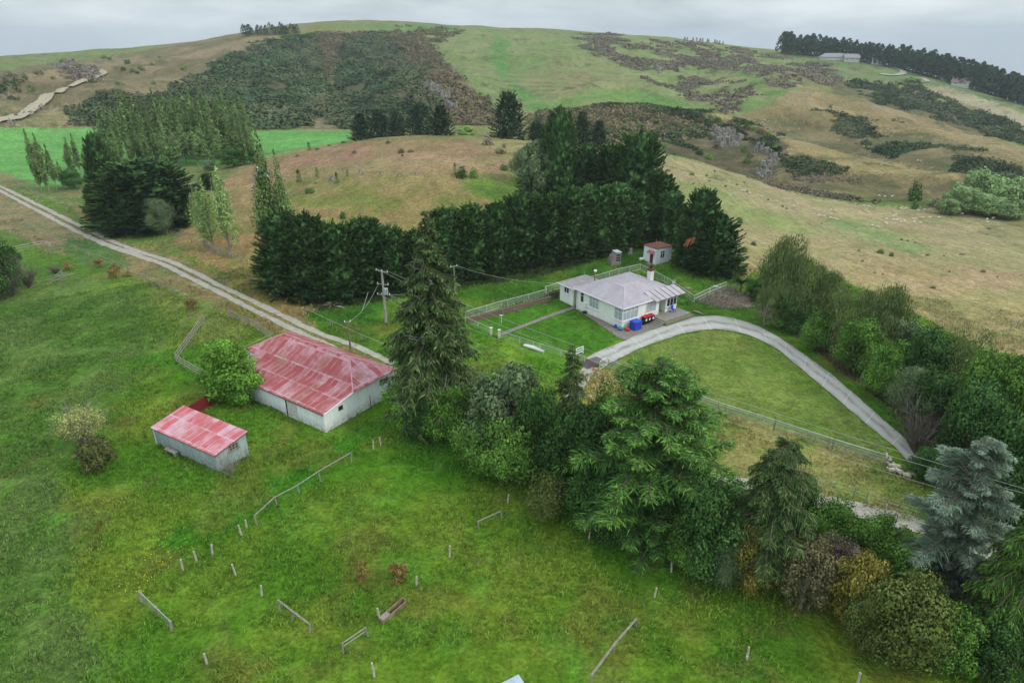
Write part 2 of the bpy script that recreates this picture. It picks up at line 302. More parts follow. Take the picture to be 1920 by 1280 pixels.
# name, outline on the photo, nearest, farthest distance (S units), edge roughness px, tone a, tone b, patch size m
LC = [
 ('near', [(-900, 480), (2900, 480), (2900, 4000), (-900, 4000)], 0, 150, 0, (78, 118, 36), (106, 128, 48), 7),
 ('dull field', [(-900, 520), (0, 545), (110, 520), (200, 520), (290, 540), (345, 570), (335, 640), (320, 700), (250, 745), (190, 800), (120, 900), (150, 1000), (160, 1090), (250, 1280), (-900, 1500)], 0, 160, 45, (78, 110, 48), (94, 118, 62), 5),
 ('wheel track', [(300, 1020), (370, 975), (470, 930), (600, 850), (735, 765), (750, 790), (620, 885), (480, 965), (340, 1035)], 0, 160, 12, (64, 118, 32), (72, 122, 38), 3),
 ('olive top', [(-900, 400), (0, 560), (110, 520), (250, 505), (345, 560), (480, 620), (380, 690), (340, 620), (250, 520), (120, 530), (0, 570)], 0, 200, 10, (92, 118, 52), (110, 124, 64), 4),
 ('lane verge', [(-300, 360), (0, 345), (200, 440), (330, 480), (480, 545), (700, 655), (740, 690), (560, 640), (450, 600), (330, 545), (200, 500), (90, 470), (0, 420), (-300, 330)], 0, 400, 8, (112, 116, 76), (134, 118, 86), 3),
 ('verge up', [(0, 340), (60, 350), (200, 425), (330, 470), (560, 575), (610, 560), (500, 500), (470, 470), (440, 300), (330, 430), (100, 370)], 0, 400, 12, (112, 116, 68), (142, 120, 84), 5),
 ('verge green', [(210, 430), (270, 430), (330, 440), (300, 475), (240, 460)], 0, 400, 8, (80, 116, 48), (96, 120, 58), 4),
 ('verge green2', [(120, 445), (230, 460), (235, 500), (160, 500), (120, 470)], 0, 400, 8, (70, 104, 52), (88, 112, 60), 4),
 ('field crop', [(-900, 240), (0, 238), (110, 235), (250, 238), (470, 246), (660, 244), (660, 262), (560, 290), (470, 310), (200, 340), (90, 352), (0, 325), (-900, 300)], 200, 520, 3, (88, 146, 66), (98, 154, 76), 25),
 ('field edge', [(-900, 300), (0, 325), (90, 352), (200, 340), (200, 370), (90, 372), (0, 350), (-900, 340)], 190, 330, 5, (98, 118, 62), (124, 124, 80), 8),
 ('grove floor', [(170, 340), (200, 320), (480, 305), (430, 330), (330, 430), (210, 430)], 150, 330, 6, (96, 112, 60), (116, 118, 74), 6),
 ('knoll low', [(430, 600), (430, 318), (480, 305), (560, 282), (760, 254), (1000, 258), (1220, 285), (1230, 520), (1000, 520), (600, 590)], 100, 290, 6, (110, 116, 60), (132, 118, 78), 6),
 ('knoll top', [(430, 330), (480, 303), (560, 280), (760, 250), (900, 250), (960, 262), (945, 330), (800, 322), (560, 330), (470, 360)], 150, 300, 12, (142, 118, 90), (128, 118, 76), 8),
 ('knoll pink', [(440, 322), (560, 284), (700, 262), (800, 265), (900, 300), (800, 318), (640, 305), (520, 320)], 150, 300, 14, (146, 116, 92), (134, 116, 80), 8),
 ('knoll straw', [(870, 252), (1000, 256), (1000, 290), (900, 275)], 150, 300, 6, (148, 140, 96), (134, 130, 82), 6),
 ('knoll green', [(870, 330), (990, 330), (1010, 380), (950, 385), (860, 350)], 150, 300, 12, (98, 128, 52), (108, 124, 60), 6),
 ('slope left', [(430, 330), (480, 350), (510, 480), (560, 560), (470, 500), (400, 470), (330, 440)], 120, 300, 12, (126, 118, 72), (146, 122, 86), 6),
 ('yard grass', [(560, 590), (640, 575), (760, 545), (900, 525), (1040, 500), (1130, 470), (1200, 460), (1380, 520), (1370, 540), (1300, 565), (1100, 560), (880, 600), (740, 690), (640, 640)], 90, 200, 5, (66, 108, 38), (90, 120, 46), 4),
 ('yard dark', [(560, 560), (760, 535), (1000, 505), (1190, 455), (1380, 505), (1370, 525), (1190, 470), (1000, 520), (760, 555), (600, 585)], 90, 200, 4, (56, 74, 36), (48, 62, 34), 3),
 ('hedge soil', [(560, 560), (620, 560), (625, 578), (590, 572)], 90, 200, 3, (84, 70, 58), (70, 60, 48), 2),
 ('yard low', [(740, 690), (880, 605), (1100, 668), (1090, 720), (1000, 760), (860, 700)], 60, 200, 3, (86, 132, 40), (104, 138, 50), 4),
 ('lawn', [(878, 602), (920, 590), (1048, 564), (1085, 578), (1170, 634), (1105, 664), (1000, 640), (940, 628)], 80, 180, 1, (66, 110, 36), (74, 116, 42), 2),
 ('lawn right', [(1270, 560), (1300, 562), (1340, 555), (1400, 575), (1440, 600), (1490, 645), (1580, 705), (1680, 780), (1670, 800), (1560, 712), (1440, 622), (1380, 596), (1290, 592)], 60, 200, 2, (68, 106, 38), (78, 112, 44), 3),
 ('gravel pad', [(1305, 566), (1350, 538), (1400, 552), (1415, 578), (1360, 578)], 60, 200, 3, (128, 120, 110), (112, 104, 94), 1.2),
 ('tree soil', [(1400, 560), (1430, 590), (1500, 640), (1600, 715), (1700, 790), (1760, 840), (1900, 900), (1930, 840), (1750, 730), (1600, 640), (1480, 580)], 50, 200, 3, (84, 76, 64), (66, 62, 50), 1.5),
 ('verge strip', [(1430, 598), (1500, 655), (1600, 730), (1690, 800), (1720, 830), (1690, 830), (1600, 755), (1500, 670), (1430, 612)], 50, 200, 2, (64, 108, 36), (76, 112, 42), 2),
 ('lens paddock', [(1110, 692), (1205, 650), (1330, 618), (1400, 628), (1470, 660), (1620, 790), (1670, 840), (1660, 862), (1345, 768)], 50, 200, 2, (98, 122, 56), (108, 126, 66), 4),
 ('rough strip', [(1090, 700), (1150, 690), (1345, 768), (1662, 862), (1720, 900), (1760, 960), (1720, 985), (1540, 930), (1400, 900), (1250, 880), (1100, 800)], 40, 140, 4, (116, 130, 68), (140, 136, 88), 2.5),
 ('rough tussock', [(1090, 695), (1160, 700), (1180, 740), (1110, 760)], 40, 140, 4, (134, 122, 76), (118, 110, 62), 1.5),
 ('dry paddock', [(1190, 280), (1400, 325), (1480, 360), (1600, 380), (1760, 393), (2900, 430), (2900, 700), (1950, 670), (1850, 655), (1650, 560), (1500, 480), (1390, 520), (1380, 500), (1300, 400)], 90, 300, 6, (140, 138, 94), (154, 142, 104), 9),
 ('dry green', [(1240, 330), (1330, 345), (1450, 400), (1550, 440), (1480, 440), (1380, 400), (1260, 370)], 90, 300, 12, (136, 142, 90), (124, 136, 78), 8),
 ('green lick', [(1530, 408), (1580, 412), (1680, 440), (1760, 470), (1720, 476), (1620, 445), (1560, 428)], 90, 300, 8, (120, 140, 84), (130, 140, 90), 6),
 ('dry brown', [(1600, 500), (1900, 500), (1950, 540), (1700, 540)], 90, 300, 20, (158, 138, 108), (146, 132, 94), 9),
 ('rock ridge', [(1000, 190), (1130, 192), (1330, 208), (1500, 255), (1640, 294), (1790, 318), (2900, 420), (2900, 440), (1760, 398), (1600, 386), (1480, 366), (1400, 332), (1210, 288), (1000, 262)], 290, 450, 3, (104, 100, 66), (122, 110, 74), 10),
 ('ridge straw', [(1330, 208), (1500, 255), (1640, 294), (1790, 318), (1800, 335), (1640, 325), (1560, 320), (1500, 300), (1440, 260), (1340, 225)], 290, 450, 8, (144, 130, 86), (132, 122, 76), 10),
 ('bowl dark', [(1000, 200), (1120, 205), (1300, 215), (1330, 235), (1320, 300), (1230, 290), (1120, 260), (1000, 262)], 290, 470, 8, (72, 76, 50), (96, 86, 62), 8),
 ('bluff bank', [(1300, 222), (1400, 238), (1470, 262), (1480, 290), (1450, 335), (1400, 330), (1320, 300), (1230, 285), (1260, 240)], 290, 450, 7, (76, 76, 54), (98, 88, 66), 6),
 ('front foot', [(1400, 330), (1440, 330), (1560, 360), (1700, 375), (1760, 385), (1760, 398), (1600, 386), (1480, 366)], 280, 400, 6, (100, 96, 60), (88, 78, 60), 5),
 ('second ridge', [(1380, 215), (1480, 160), (1600, 186), (1700, 208), (1800, 240), (1920, 280), (2900, 600), (2900, 420), (1790, 330), (1500, 270)], 380, 640, 3, (136, 120, 82), (122, 114, 74), 14),
 ('second low', [(1380, 222), (1500, 225), (1700, 250), (1900, 300), (2900, 500), (2900, 420), (1790, 330), (1500, 270)], 380, 560, 12, (94, 94, 62), (114, 104, 72), 8),
 ('second crest', [(1480, 162), (1600, 188), (1700, 210), (1800, 242), (1920, 282), (2100, 345), (2100, 375), (1920, 303), (1780, 262), (1650, 225), (1500, 195), (1440, 205)], 420, 640, 5, (142, 128, 92), (130, 116, 80), 14),
 ('valley back', [(1560, 150), (1640, 160), (1720, 175), (1800, 205), (1920, 250), (2900, 600), (1920, 290), (1700, 214), (1560, 185)], 600, 860, 4, (104, 100, 70), (88, 90, 60), 12),
 ('third pale', [(1700, 158), (1790, 160), (1850, 185), (1920, 213), (2300, 330), (2300, 420), (1920, 236), (1820, 200)], 650, 1000, 3, (158, 150, 122), (150, 142, 112), 20),
 ('third green', [(1460, 96), (1700, 124), (1820, 155), (1920, 185), (2300, 300), (2300, 330), (1920, 214), (1850, 188), (1780, 165), (1700, 158), (1600, 150), (1520, 135)], 700, 1100, 3, (98, 122, 72), (116, 126, 82), 20),
 ('centre hill', [(780, 60), (900, 50), (1280, 70), (1470, 95), (1520, 130), (1560, 150), (1470, 175), (1380, 215), (1200, 200), (1040, 225), (930, 200), (790, 78)], 400, 1100, 3, (106, 126, 70), (120, 128, 82), 20),
 ('green streak', [(925, 70), (955, 80), (950, 110), (960, 150), (1010, 190), (1060, 210), (1040, 222), (1000, 205), (940, 150), (920, 110)], 400, 1100, 8, (80, 126, 58), (96, 130, 66), 15),
 ('green toe', [(1060, 175), (1200, 165), (1330, 205), (1320, 214), (1130, 195), (1040, 222)], 400, 1100, 8, (92, 132, 60), (102, 132, 68), 15),
 ('green left', [(850, 130), (890, 150), (940, 195), (920, 195), (870, 150)], 400, 1100, 6, (92, 130, 62), (106, 130, 74), 10),
 ('brown lick', [(1020, 130), (1110, 140), (1120, 165), (1060, 185), (980, 160)], 400, 1100, 14, (126, 122, 84), (110, 122, 72), 8),
 ('spur strip', [(1080, 68), (1110, 80), (1200, 130), (1330, 205), (1260, 180), (1150, 120), (1100, 95)], 400, 1100, 5, (122, 134, 86), (112, 130, 76), 12),
 ('strip green', [(1335, 85), (1370, 110), (1440, 145), (1490, 165), (1440, 200), (1380, 218), (1400, 190), (1440, 160), (1360, 130)], 400, 1100, 4, (92, 124, 64), (104, 126, 70), 12),
 ('scrub soil', [(300, 240), (330, 160), (480, 84), (600, 60), (790, 60), (800, 90), (925, 205), (900, 250), (640, 250)], 400, 900, 4, (62, 70, 44), (88, 84, 60), 10),
 ('spur brown', [(740, 62), (800, 80), (860, 140), (925, 205), (960, 240), (860, 250), (800, 180), (760, 120), (720, 75)], 400, 900, 6, (106, 94, 72), (92, 84, 62), 8),
 ('gully path', [(612, 175), (622, 178), (600, 205), (585, 225), (640, 240), (560, 240), (585, 205)], 400, 700, 3, (130, 118, 90), (120, 110, 80), 6),
 ('brown gully', [(595, 70), (640, 65), (635, 110), (612, 150), (600, 110)], 400, 1000, 6, (98, 88, 66), (86, 80, 58), 8),
 ('left hills', [(-900, 118), (0, 104), (340, 76), (480, 60), (540, 62), (480, 86), (420, 120), (330, 165), (300, 240), (0, 240), (-900, 240)], 400, 1300, 3, (106, 100, 70), (130, 116, 86), 22),
 ('left hill green', [(-900, 105), (0, 104), (150, 92), (350, 76), (250, 100), (100, 120), (0, 132), (-900, 150)], 600, 1300, 5, (100, 122, 66), (112, 122, 76), 30),
 ('left scrub', [(125, 235), (150, 195), (200, 170), (280, 185), (330, 175), (330, 238)], 400, 700, 5, (58, 68, 44), (76, 78, 52), 8),
 ('left low green', [(0, 190), (60, 215), (120, 195), (130, 235), (0, 235)], 400, 600, 8, (122, 122, 80), (132, 122, 86), 10),
 ('skyline green', [(520, 50), (560, 50), (860, 45), (860, 56), (700, 62), (600, 62), (540, 64)], 900, 1300, 1, (88, 124, 66), (92, 124, 68), 30),
]
def landcolor(x, y, z):
    x = x.ravel(); y = y.ravel(); z = z.ravel(); u, v = project(np.stack([x, y, z], -1)); r = np.hypot(x, y) / S
    inv = (y < 5); c = np.empty((len(x), 3)); far = (r > 330)
    big = fbm(x / 25, y / 25, 4, 9)[:, None]
    c[:] = lin((104, 118, 62)) * (1 - big) + lin((128, 122, 82)) * big
    c[~far] = (lin((70, 112, 36)) * (1 - big) + lin((98, 122, 50)) * big)[~far]
    n1 = fbm(x / 6, y / 6, 4, 21) - .5; n2 = fbm(x / 6 + 50, y / 6 - 30, 4, 22) - .5
    wr = np.clip(r / 90, 1, 4)      # ragged edges are wider in metres far away
    n1f = fbm(x / 24, y / 24, 5, 23) - .5; n2f = fbm(x / 24 + 50, y / 24 - 30, 5, 24) - .5
    n1 = np.where(r > 200, n1f, n1); n2 = np.where(r > 200, n2f, n2)
    rl = np.random.default_rng(5); j1 = rl.normal(size=len(x)) * .55; j2 = rl.normal(size=len(x)) * .4
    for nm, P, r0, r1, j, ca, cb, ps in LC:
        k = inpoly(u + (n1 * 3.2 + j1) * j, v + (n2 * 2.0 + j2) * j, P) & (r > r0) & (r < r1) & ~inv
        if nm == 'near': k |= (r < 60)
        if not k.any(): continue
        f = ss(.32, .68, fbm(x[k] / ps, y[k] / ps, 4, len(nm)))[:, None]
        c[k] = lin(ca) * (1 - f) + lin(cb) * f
    kf = r > 240; fl_ = ss(.55, .68, fbm(x[kf] / 5.5, y[kf] / 5.5, 4, 61))[:, None] * (.25 + .5 * ss(.4, .7, fbm(x[kf] / 45, y[kf] / 45, 3, 62)))[:, None]; crop = inpoly(u[kf], v[kf], [(-900, 240), (0, 238), (250, 236), (470, 246), (660, 244), (660, 262), (560, 290), (200, 345), (0, 325), (-900, 300)]) & (r[kf] < 520)
    fl_[crop] *= .1; c[kf] = c[kf] * (1 - fl_) + lin((84, 86, 56)) * fl_
    kf = (r > 200) & (r < 700); st_ = ss(.56, .7, fbm(x[kf] / 30, y[kf] / 9, 4, 66))[:, None] * .3; st_[inpoly(u[kf], v[kf], [(-900, 236), (660, 236), (660, 262), (200, 345), (-900, 330)])] = 0; c[kf] = c[kf] * (1 - st_) + lin((150, 138, 100)) * st_
    # bright pasture, straw and bronze blotches in the near fields
    k = (r < 110) & (v > 600) & (u < 1750); a = fbm(x[k] / 5.5, y[k] / 5.5, 5, 31); b = fbm(x[k] / 2.2, y[k] / 2.2, 4, 33); g = fbm(x[k] / 14, y[k] / 14, 4, 35)
    ck = c[k]; w1 = ss(.55, .72, a)[:, None] * .5; ck = ck * (1 - w1) + lin((112, 112, 56)) * w1
    w2 = ss(.5, .72, g)[:, None] * .7; ck = ck * (1 - w2) + lin((70, 120, 34)) * w2
    w3 = ss(.6, .74, b)[:, None] * .55; ck = ck * (1 - w3) + lin((90, 132, 50)) * w3
    w4 = ss(.62, .74, fbm(x[k] / 3.1, y[k] / 3.1, 4, 39))[:, None] * .3; ck = ck * (1 - w4) + lin((110, 92, 62)) * w4
    zone = inpoly(u[k], v[k], [(880, 600), (1100, 560), (1700, 760), (1760, 960), (1500, 920), (1100, 800)]); ck[zone] = c[k][zone] * .85 + ck[zone] * .15
    c[k] = ck
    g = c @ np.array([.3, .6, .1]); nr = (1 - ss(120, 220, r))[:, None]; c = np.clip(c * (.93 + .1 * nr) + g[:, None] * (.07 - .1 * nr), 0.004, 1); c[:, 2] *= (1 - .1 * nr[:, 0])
    return c * KF
TH = np.unique(np.concatenate([np.linspace(-math.pi, -.9, 40), np.linspace(-.9, .9, 960), np.linspace(.9, math.pi, 40)]))
RR = np.concatenate([[0.02, 4, 8, 13, 18], np.exp(np.linspace(math.log(23), math.log(1000), 640)), np.exp(np.linspace(math.log(1030), math.log(6000), 24))])
tt, rr = np.meshgrid(TH, RR, indexing='ij'); gx = np.sin(tt) * rr; gy = np.cos(tt) * rr
gz = terrain(gx, gy)
gx[0] = gx[-1]; gz[0] = gz[-1]; gy[0] = gy[-1]
gcol = landcolor(gx, gy, gz)
nA, nB = tt.shape; ii = (np.arange(nA - 1)[:, None] * nB + np.arange(nB - 1)[None]).ravel()
gf = np.stack([ii, ii + 1, ii + nB + 1, ii + nB], -1)
def ground_mat():
    m, t, b = nmat('ground_cover'); at = nd(t, 'ShaderNodeAttribute', attribute_name='Col'); P = nd(t, 'ShaderNodeNewGeometry').outputs['Position']
    n1 = noise(t, P, 3.4, 4, .75); n2 = noise(t, P, 1.05, 5, .65, .8); n3 = noise(t, mapping(t, P, (1, .45, 1), (0, 0, .5)), .33, 5, .65, .8); n4 = noise(t, P, .045, 5, .6)
    k = mathn(t, 'MULTIPLY', rampv(t, n1, .3, .7, .55, 1.45), rampv(t, n2, .3, .7, .66, 1.34))
    k = mathn(t, 'MULTIPLY', k, rampv(t, n3, .3, .7, .78, 1.22)); k = mathn(t, 'MULTIPLY', k, rampv(t, n4, .3, .7, .88, 1.12))
    q = nd(t, 'ShaderNodeVectorMath', operation='SCALE'); t.links.new(at.outputs['Color'], q.inputs[0]); t.links.new(k, q.inputs['Scale'])
    tint = mix(t, rampv(t, noise(t, P, .8, 5, .65), .4, .7, 0, .5), q.outputs[0], (1.14, .98, .9), 'MULTIPLY')
    t.links.new(tint, b.inputs['Base Color']); b.inputs['Roughness'].default_value = .95; b.inputs['Specular IOR Level'].default_value = .05
    bp = nd(t, 'ShaderNodeBump'); bp.inputs['Strength'].default_value = .9; bp.inputs['Distance'].default_value = .5
    hh = mathn(t, 'ADD', mathn(t, 'MULTIPLY', n1, .45), mathn(t, 'MULTIPLY', n2, .8)); hh = mathn(t, 'ADD', hh, n3)
    t.links.new(hh, bp.inputs['Height']); t.links.new(bp.outputs[0], b.inputs['Normal']); return m
GM = ground_mat()
tag(obj('ground', mesh('ground', np.stack([gx, gy, gz], -1), gf, GM, smooth=True, cols=gcol)), kind='structure')
# ------------------------------------------------------------------ tracks, paths, driveway: sheets just above the ground
def sheet(name, left, right, mat, lift=.05, n=None, m_=6, rag=0.0, label=None):
    """strip between two ground polylines (world xy)"""
    n = n or 120; a = seg_dense(left, n); b = seg_dense(right, n)
    t = np.linspace(0, 1, m_ + 1)[None, :, None]; g = a[:, None, :2] * (1 - t) + b[:, None, :2] * t
    if rag:
        wv = (fbm(a[:, 0] / 1.3, a[:, 1] / 1.3, 3, 5) - .5) * rag; d = b[:, :2] - a[:, :2]; d /= np.linalg.norm(d, axis=1)[:, None] + 1e-9
        g[:, 0] += d * wv[:, None]; wv = (fbm(b[:, 0] / 1.1, b[:, 1] / 1.1, 3, 8) - .5) * rag; g[:, -1] += d * wv[:, None]
    z = terrain(g[..., 0], g[..., 1]) + lift; V_ = np.concatenate([g, z[..., None]], -1).reshape(-1, 3)
    k = (np.arange(n - 1)[:, None] * (m_ + 1) + np.arange(m_)[None]).ravel(); f = np.stack([k, k + 1, k + m_ + 2, k + m_ + 1], -1)
    return tag(obj(name, mesh(name, V_, f, mat, smooth=True)), kind='structure')
def ribbon(name, pts, width, mat, lift=.05, n=None, rag=.25, rmin=0):
    p = hits(pts, rmin)[:, :2]; n = n or max(30, int(np.hypot(*np.diff(p, axis=0).T).sum() / .8)); q = seg_dense(p, n); t = np.gradient(q, axis=0); t /= np.linalg.norm(t, axis=1)[:, None]
    nn = np.stack([-t[:, 1], t[:, 0]], -1) * width / 2; return sheet(name, q + nn, q - nn, mat, lift, n, 4, rag)
def gravel(name, a, b_, c3):
    m, t, b = nmat(name); P = nd(t, 'ShaderNodeNewGeometry').outputs['Position']
    c = mix(t, rampv(t, noise(t, P, .9, 5, .7), .35, .65), lin(a) * KF, lin(b_) * KF); c = mix(t, rampv(t, noise(t, P, 3.5, 4, .7), .5, .7), c, lin(c3) * KF)
    t.links.new(c, b.inputs['Base Color']); b.inputs['Roughness'].default_value = .95; return m
M_grav = gravel('pale_gravel', (164, 160, 146), (138, 132, 118), (178, 174, 162))
M_gravt = gravel('tan_gravel', (166, 156, 134), (140, 130, 108), (180, 170, 150))
M_conc = gravel('weathered_concrete', (164, 162, 154), (136, 134, 128), (176, 174, 168))
M_concd = gravel('stained_concrete', (128, 122, 112), (108, 102, 94), (140, 134, 126))
ribbon('farm_track', [(-120, 300), (0, 350), (60, 379), (130, 414), (200, 448), (262, 472), (340, 499), (430, 544), (520, 587), (600, 625), (680, 655), (738, 682)], .95, M_grav, rag=.5)
ribbon('farm_track', [(-120, 306), (0, 358), (70, 395), (150, 437), (215, 466), (300, 494), (380, 533), (470, 579), (560, 622), (640, 660), (700, 690), (760, 720)], .95, M_grav, rag=.5)
ribbon('farm_track', [(160, 441), (200, 459), (240, 472), (290, 490)], 1.3, M_grav, lift=.04, rag=.7)
ribbon('farm_lane', [(700, 690), (800, 740), (900, 800), (1000, 850), (1150, 880), (1290, 896), (1400, 912), (1540, 942), (1640, 962), (1720, 985), (1850, 1030), (2100, 1120)], 2.1, M_grav, rag=.6)
ribbon('gravel_path', [(1108, 688), (1096, 705), (1085, 722), (1070, 760), (1060, 800), (1062, 870)], 1.5, M_grav, rag=.3)
ribbon('hill_track', [(-40, 240), (20, 225), (60, 208), (82, 192), (90, 180), (118, 168)], 5.5, M_gravt, .9, rag=1.5, rmin=350)
ribbon('hill_track', [(132, 165), (155, 155), (180, 148), (196, 140), (186, 134)], 3.5, M_gravt, .9, rag=1, rmin=450)
ribbon('hill_road', [(1668, 127), (1690, 133), (1692, 139), (1672, 142), (1650, 140)], 5, M_grav, .6, rag=1, rmin=600)
ribbon('hill_road', [(1715, 152), (1728, 150), (1735, 155)], 7, M_grav, .6, rag=1, rmin=600)
dl = hits([(1098, 671), (1175, 637), (1238, 613), (1290, 597), (1345, 593), (1403, 605), (1450, 627), (1500, 660), (1560, 704), (1620, 755), (1662, 792), (1700, 826), (1740, 866)])
dr = hits([(1130, 688), (1205, 652), (1262, 632), (1300, 622), (1340, 618), (1390, 625), (1440, 645), (1488, 680), (1545, 728), (1600, 775), (1640, 808), (1678, 840), (1715, 880)])
def drive_mat():
    m, t, b = nmat('driveway_concrete'); P = nd(t, 'ShaderNodeNewGeometry').outputs['Position']; at = nd(t, 'ShaderNodeAttribute', attribute_name='Col')
    sp_ = nd(t, 'ShaderNodeSeparateXYZ'); t.links.new(at.outputs['Color'], sp_.inputs[0]); x, y = sp_.outputs[0], sp_.outputs[1]
    w_ = rampv(t, noise(t, P, .35, 4, .6), .3, .7, -.12, .12); xx = mathn(t, 'ADD', x, w_)
    band = mathn(t, 'POWER', mathn(t, 'ABSOLUTE', mathn(t, 'SINE', mathn(t, 'MULTIPLY', xx, 6.2832))), .8)
    st = mathn(t, 'MULTIPLY', rampv(t, noise(t, P, .5, 5, .65), .3, .62), mathn(t, 'SUBTRACT', 1.0, band))
    c = mix(t, st, lin((172, 170, 162)) * KF, lin((116, 114, 108)) * KF); c = mix(t, rampv(t, noise(t, P, 2.2, 5, .7), .52, .75, 0, .5), c, lin((150, 146, 138)) * KF)
    jt = mathn(t, 'GREATER_THAN', mathn(t, 'FRACT', mathn(t, 'MULTIPLY', y, 14.0)), .965); c = mix(t, mathn(t, 'MULTIPLY', jt, .6), c, lin((196, 194, 186)) * KF)
    t.links.new(c, b.inputs['Base Color']); b.inputs['Roughness'].default_value = .9; return m
o = sheet('driveway', dl, dr, drive_mat(), .07, 160, 10, .4)
me = o.data; ca = me.color_attributes.new('Col', 'FLOAT_COLOR', 'POINT'); nn_ = len(me.vertices); c4 = np.ones((nn_, 4), np.float32); idx = np.arange(nn_); c4[:, 0] = (idx % 11) / 10; c4[:, 1] = (idx // 11) / 159.; c4[:, 2] = 0; ca.data.foreach_set('color', c4.ravel())
sheet('parking_apron', hits([(1085, 579), (1110, 590), (1135, 603), (1163, 619), (1200, 612), (1238, 598)])[:, :2], hits([(1083, 583), (1108, 598), (1135, 616), (1172, 637), (1205, 625), (1240, 611)])[:, :2], M_concd, .05, 60, 5)
ribbon('garden_path', [(935, 629), (1000, 604), (1040, 589), (1078, 576)], .75, M_concd, .05, rag=.1)
# ------------------------------------------------------------------ foliage building blocks (all arrays of quads, unit = metre)
def rdir(n): v = rng.normal(size=(n, 3)); return v / np.linalg.norm(v, axis=1)[:, None]
def nrm(v): return v / (np.linalg.norm(v, axis=-1, keepdims=True) + 1e-9)
def leaves(p, nd_, size, asp=.6, tdir=None):
    """diamond leaf clusters at p facing nd_"""
    n_ = len(p); t = rdir(n_) if tdir is None else nrm(tdir + rdir(n_) * .35); t = nrm(t - (t * nd_).sum(1)[:, None] * nd_ * (0 if tdir is not None else 1)); b = nrm(np.cross(nd_, t))
    s = np.broadcast_to(np.asarray(size, float).reshape(-1, 1), (n_, 1)) * rng.uniform(.5, 1.5, (n_, 1))
    return np.stack([p - t * s, p - b * s * asp, p + t * s, p + b * s * asp], 1)
def blades(p, d, ln, w_):
    """slender pointed sprays from p along d"""
    n_ = len(p); side = nrm(np.cross(d, nrm(rdir(n_) + np.array([0, 0, 1.5])))); ln = np.asarray(ln).reshape(-1, 1) * np.ones((n_, 1)); w_ = np.asarray(w_).reshape(-1, 1) * np.ones((n_, 1))
    return np.stack([p, p + d * ln * .45 - side * w_, p + d * ln, p + d * ln * .45 + side * w_], 1)
def soup(q): return q.reshape(-1, 3), np.arange(len(q) * 4, dtype=np.int32).reshape(-1, 4)
def cmesh(name, parts, mats):
    """parts: list of (quads, material index)"""
    q = np.concatenate([a for a, _ in parts]); mi = np.concatenate([np.full(len(a), i) for a, i in parts]); v, f = soup(q); return mesh(name, v, f, mats, mi)
def tubes(specs, sides=5):
    V_, F_ = [], []; k = 0
    for pts, rad in specs:
        pts = np.asarray(pts, float); d = np.gradient(pts, axis=0); d = nrm(d); ref = np.where(np.abs(d[:, 2:3]) < .9, np.array([[0, 0, 1.]]), np.array([[1., 0, 0]])); a = nrm(np.cross(d, ref)); b = np.cross(d, a)
        th = np.arange(sides) * 2 * math.pi / sides; ring = pts[:, None] + (a[:, None] * np.cos(th)[None, :, None] + b[:, None] * np.sin(th)[None, :, None]) * np.asarray(rad)[:, None, None]
        V_.append(ring.reshape(-1, 3)); m_ = len(pts); i = np.arange(m_ - 1)[:, None] * sides; j = np.arange(sides)[None]; j2 = (j + 1) % sides
        F_.append((np.stack([i + j, i + j2, i + sides + j2, i + sides + j], -1) + k).reshape(-1, 4)); k += m_ * sides
    return np.concatenate(V_), np.concatenate(F_)
def curve(p0, d, ln, droop, n_=6, wob=.0):
    s = np.linspace(0, 1, n_)[:, None]; p = p0 + d * ln * s + np.array([0, 0, -1]) * droop * s * s
    if wob: p = p + rng.normal(size=p.shape) * wob * s
    return p
BARK = worn('bark', (84, 72, 58), (112, 102, 88), 3, (60, 52, 42), bump=.5)
PALE = worn('pale_bark', (150, 142, 126), (118, 110, 96), 3, (172, 166, 152), bump=.3)
DEADW = worn('dead_wood', (146, 140, 128), (112, 106, 96), 3, (168, 162, 152))
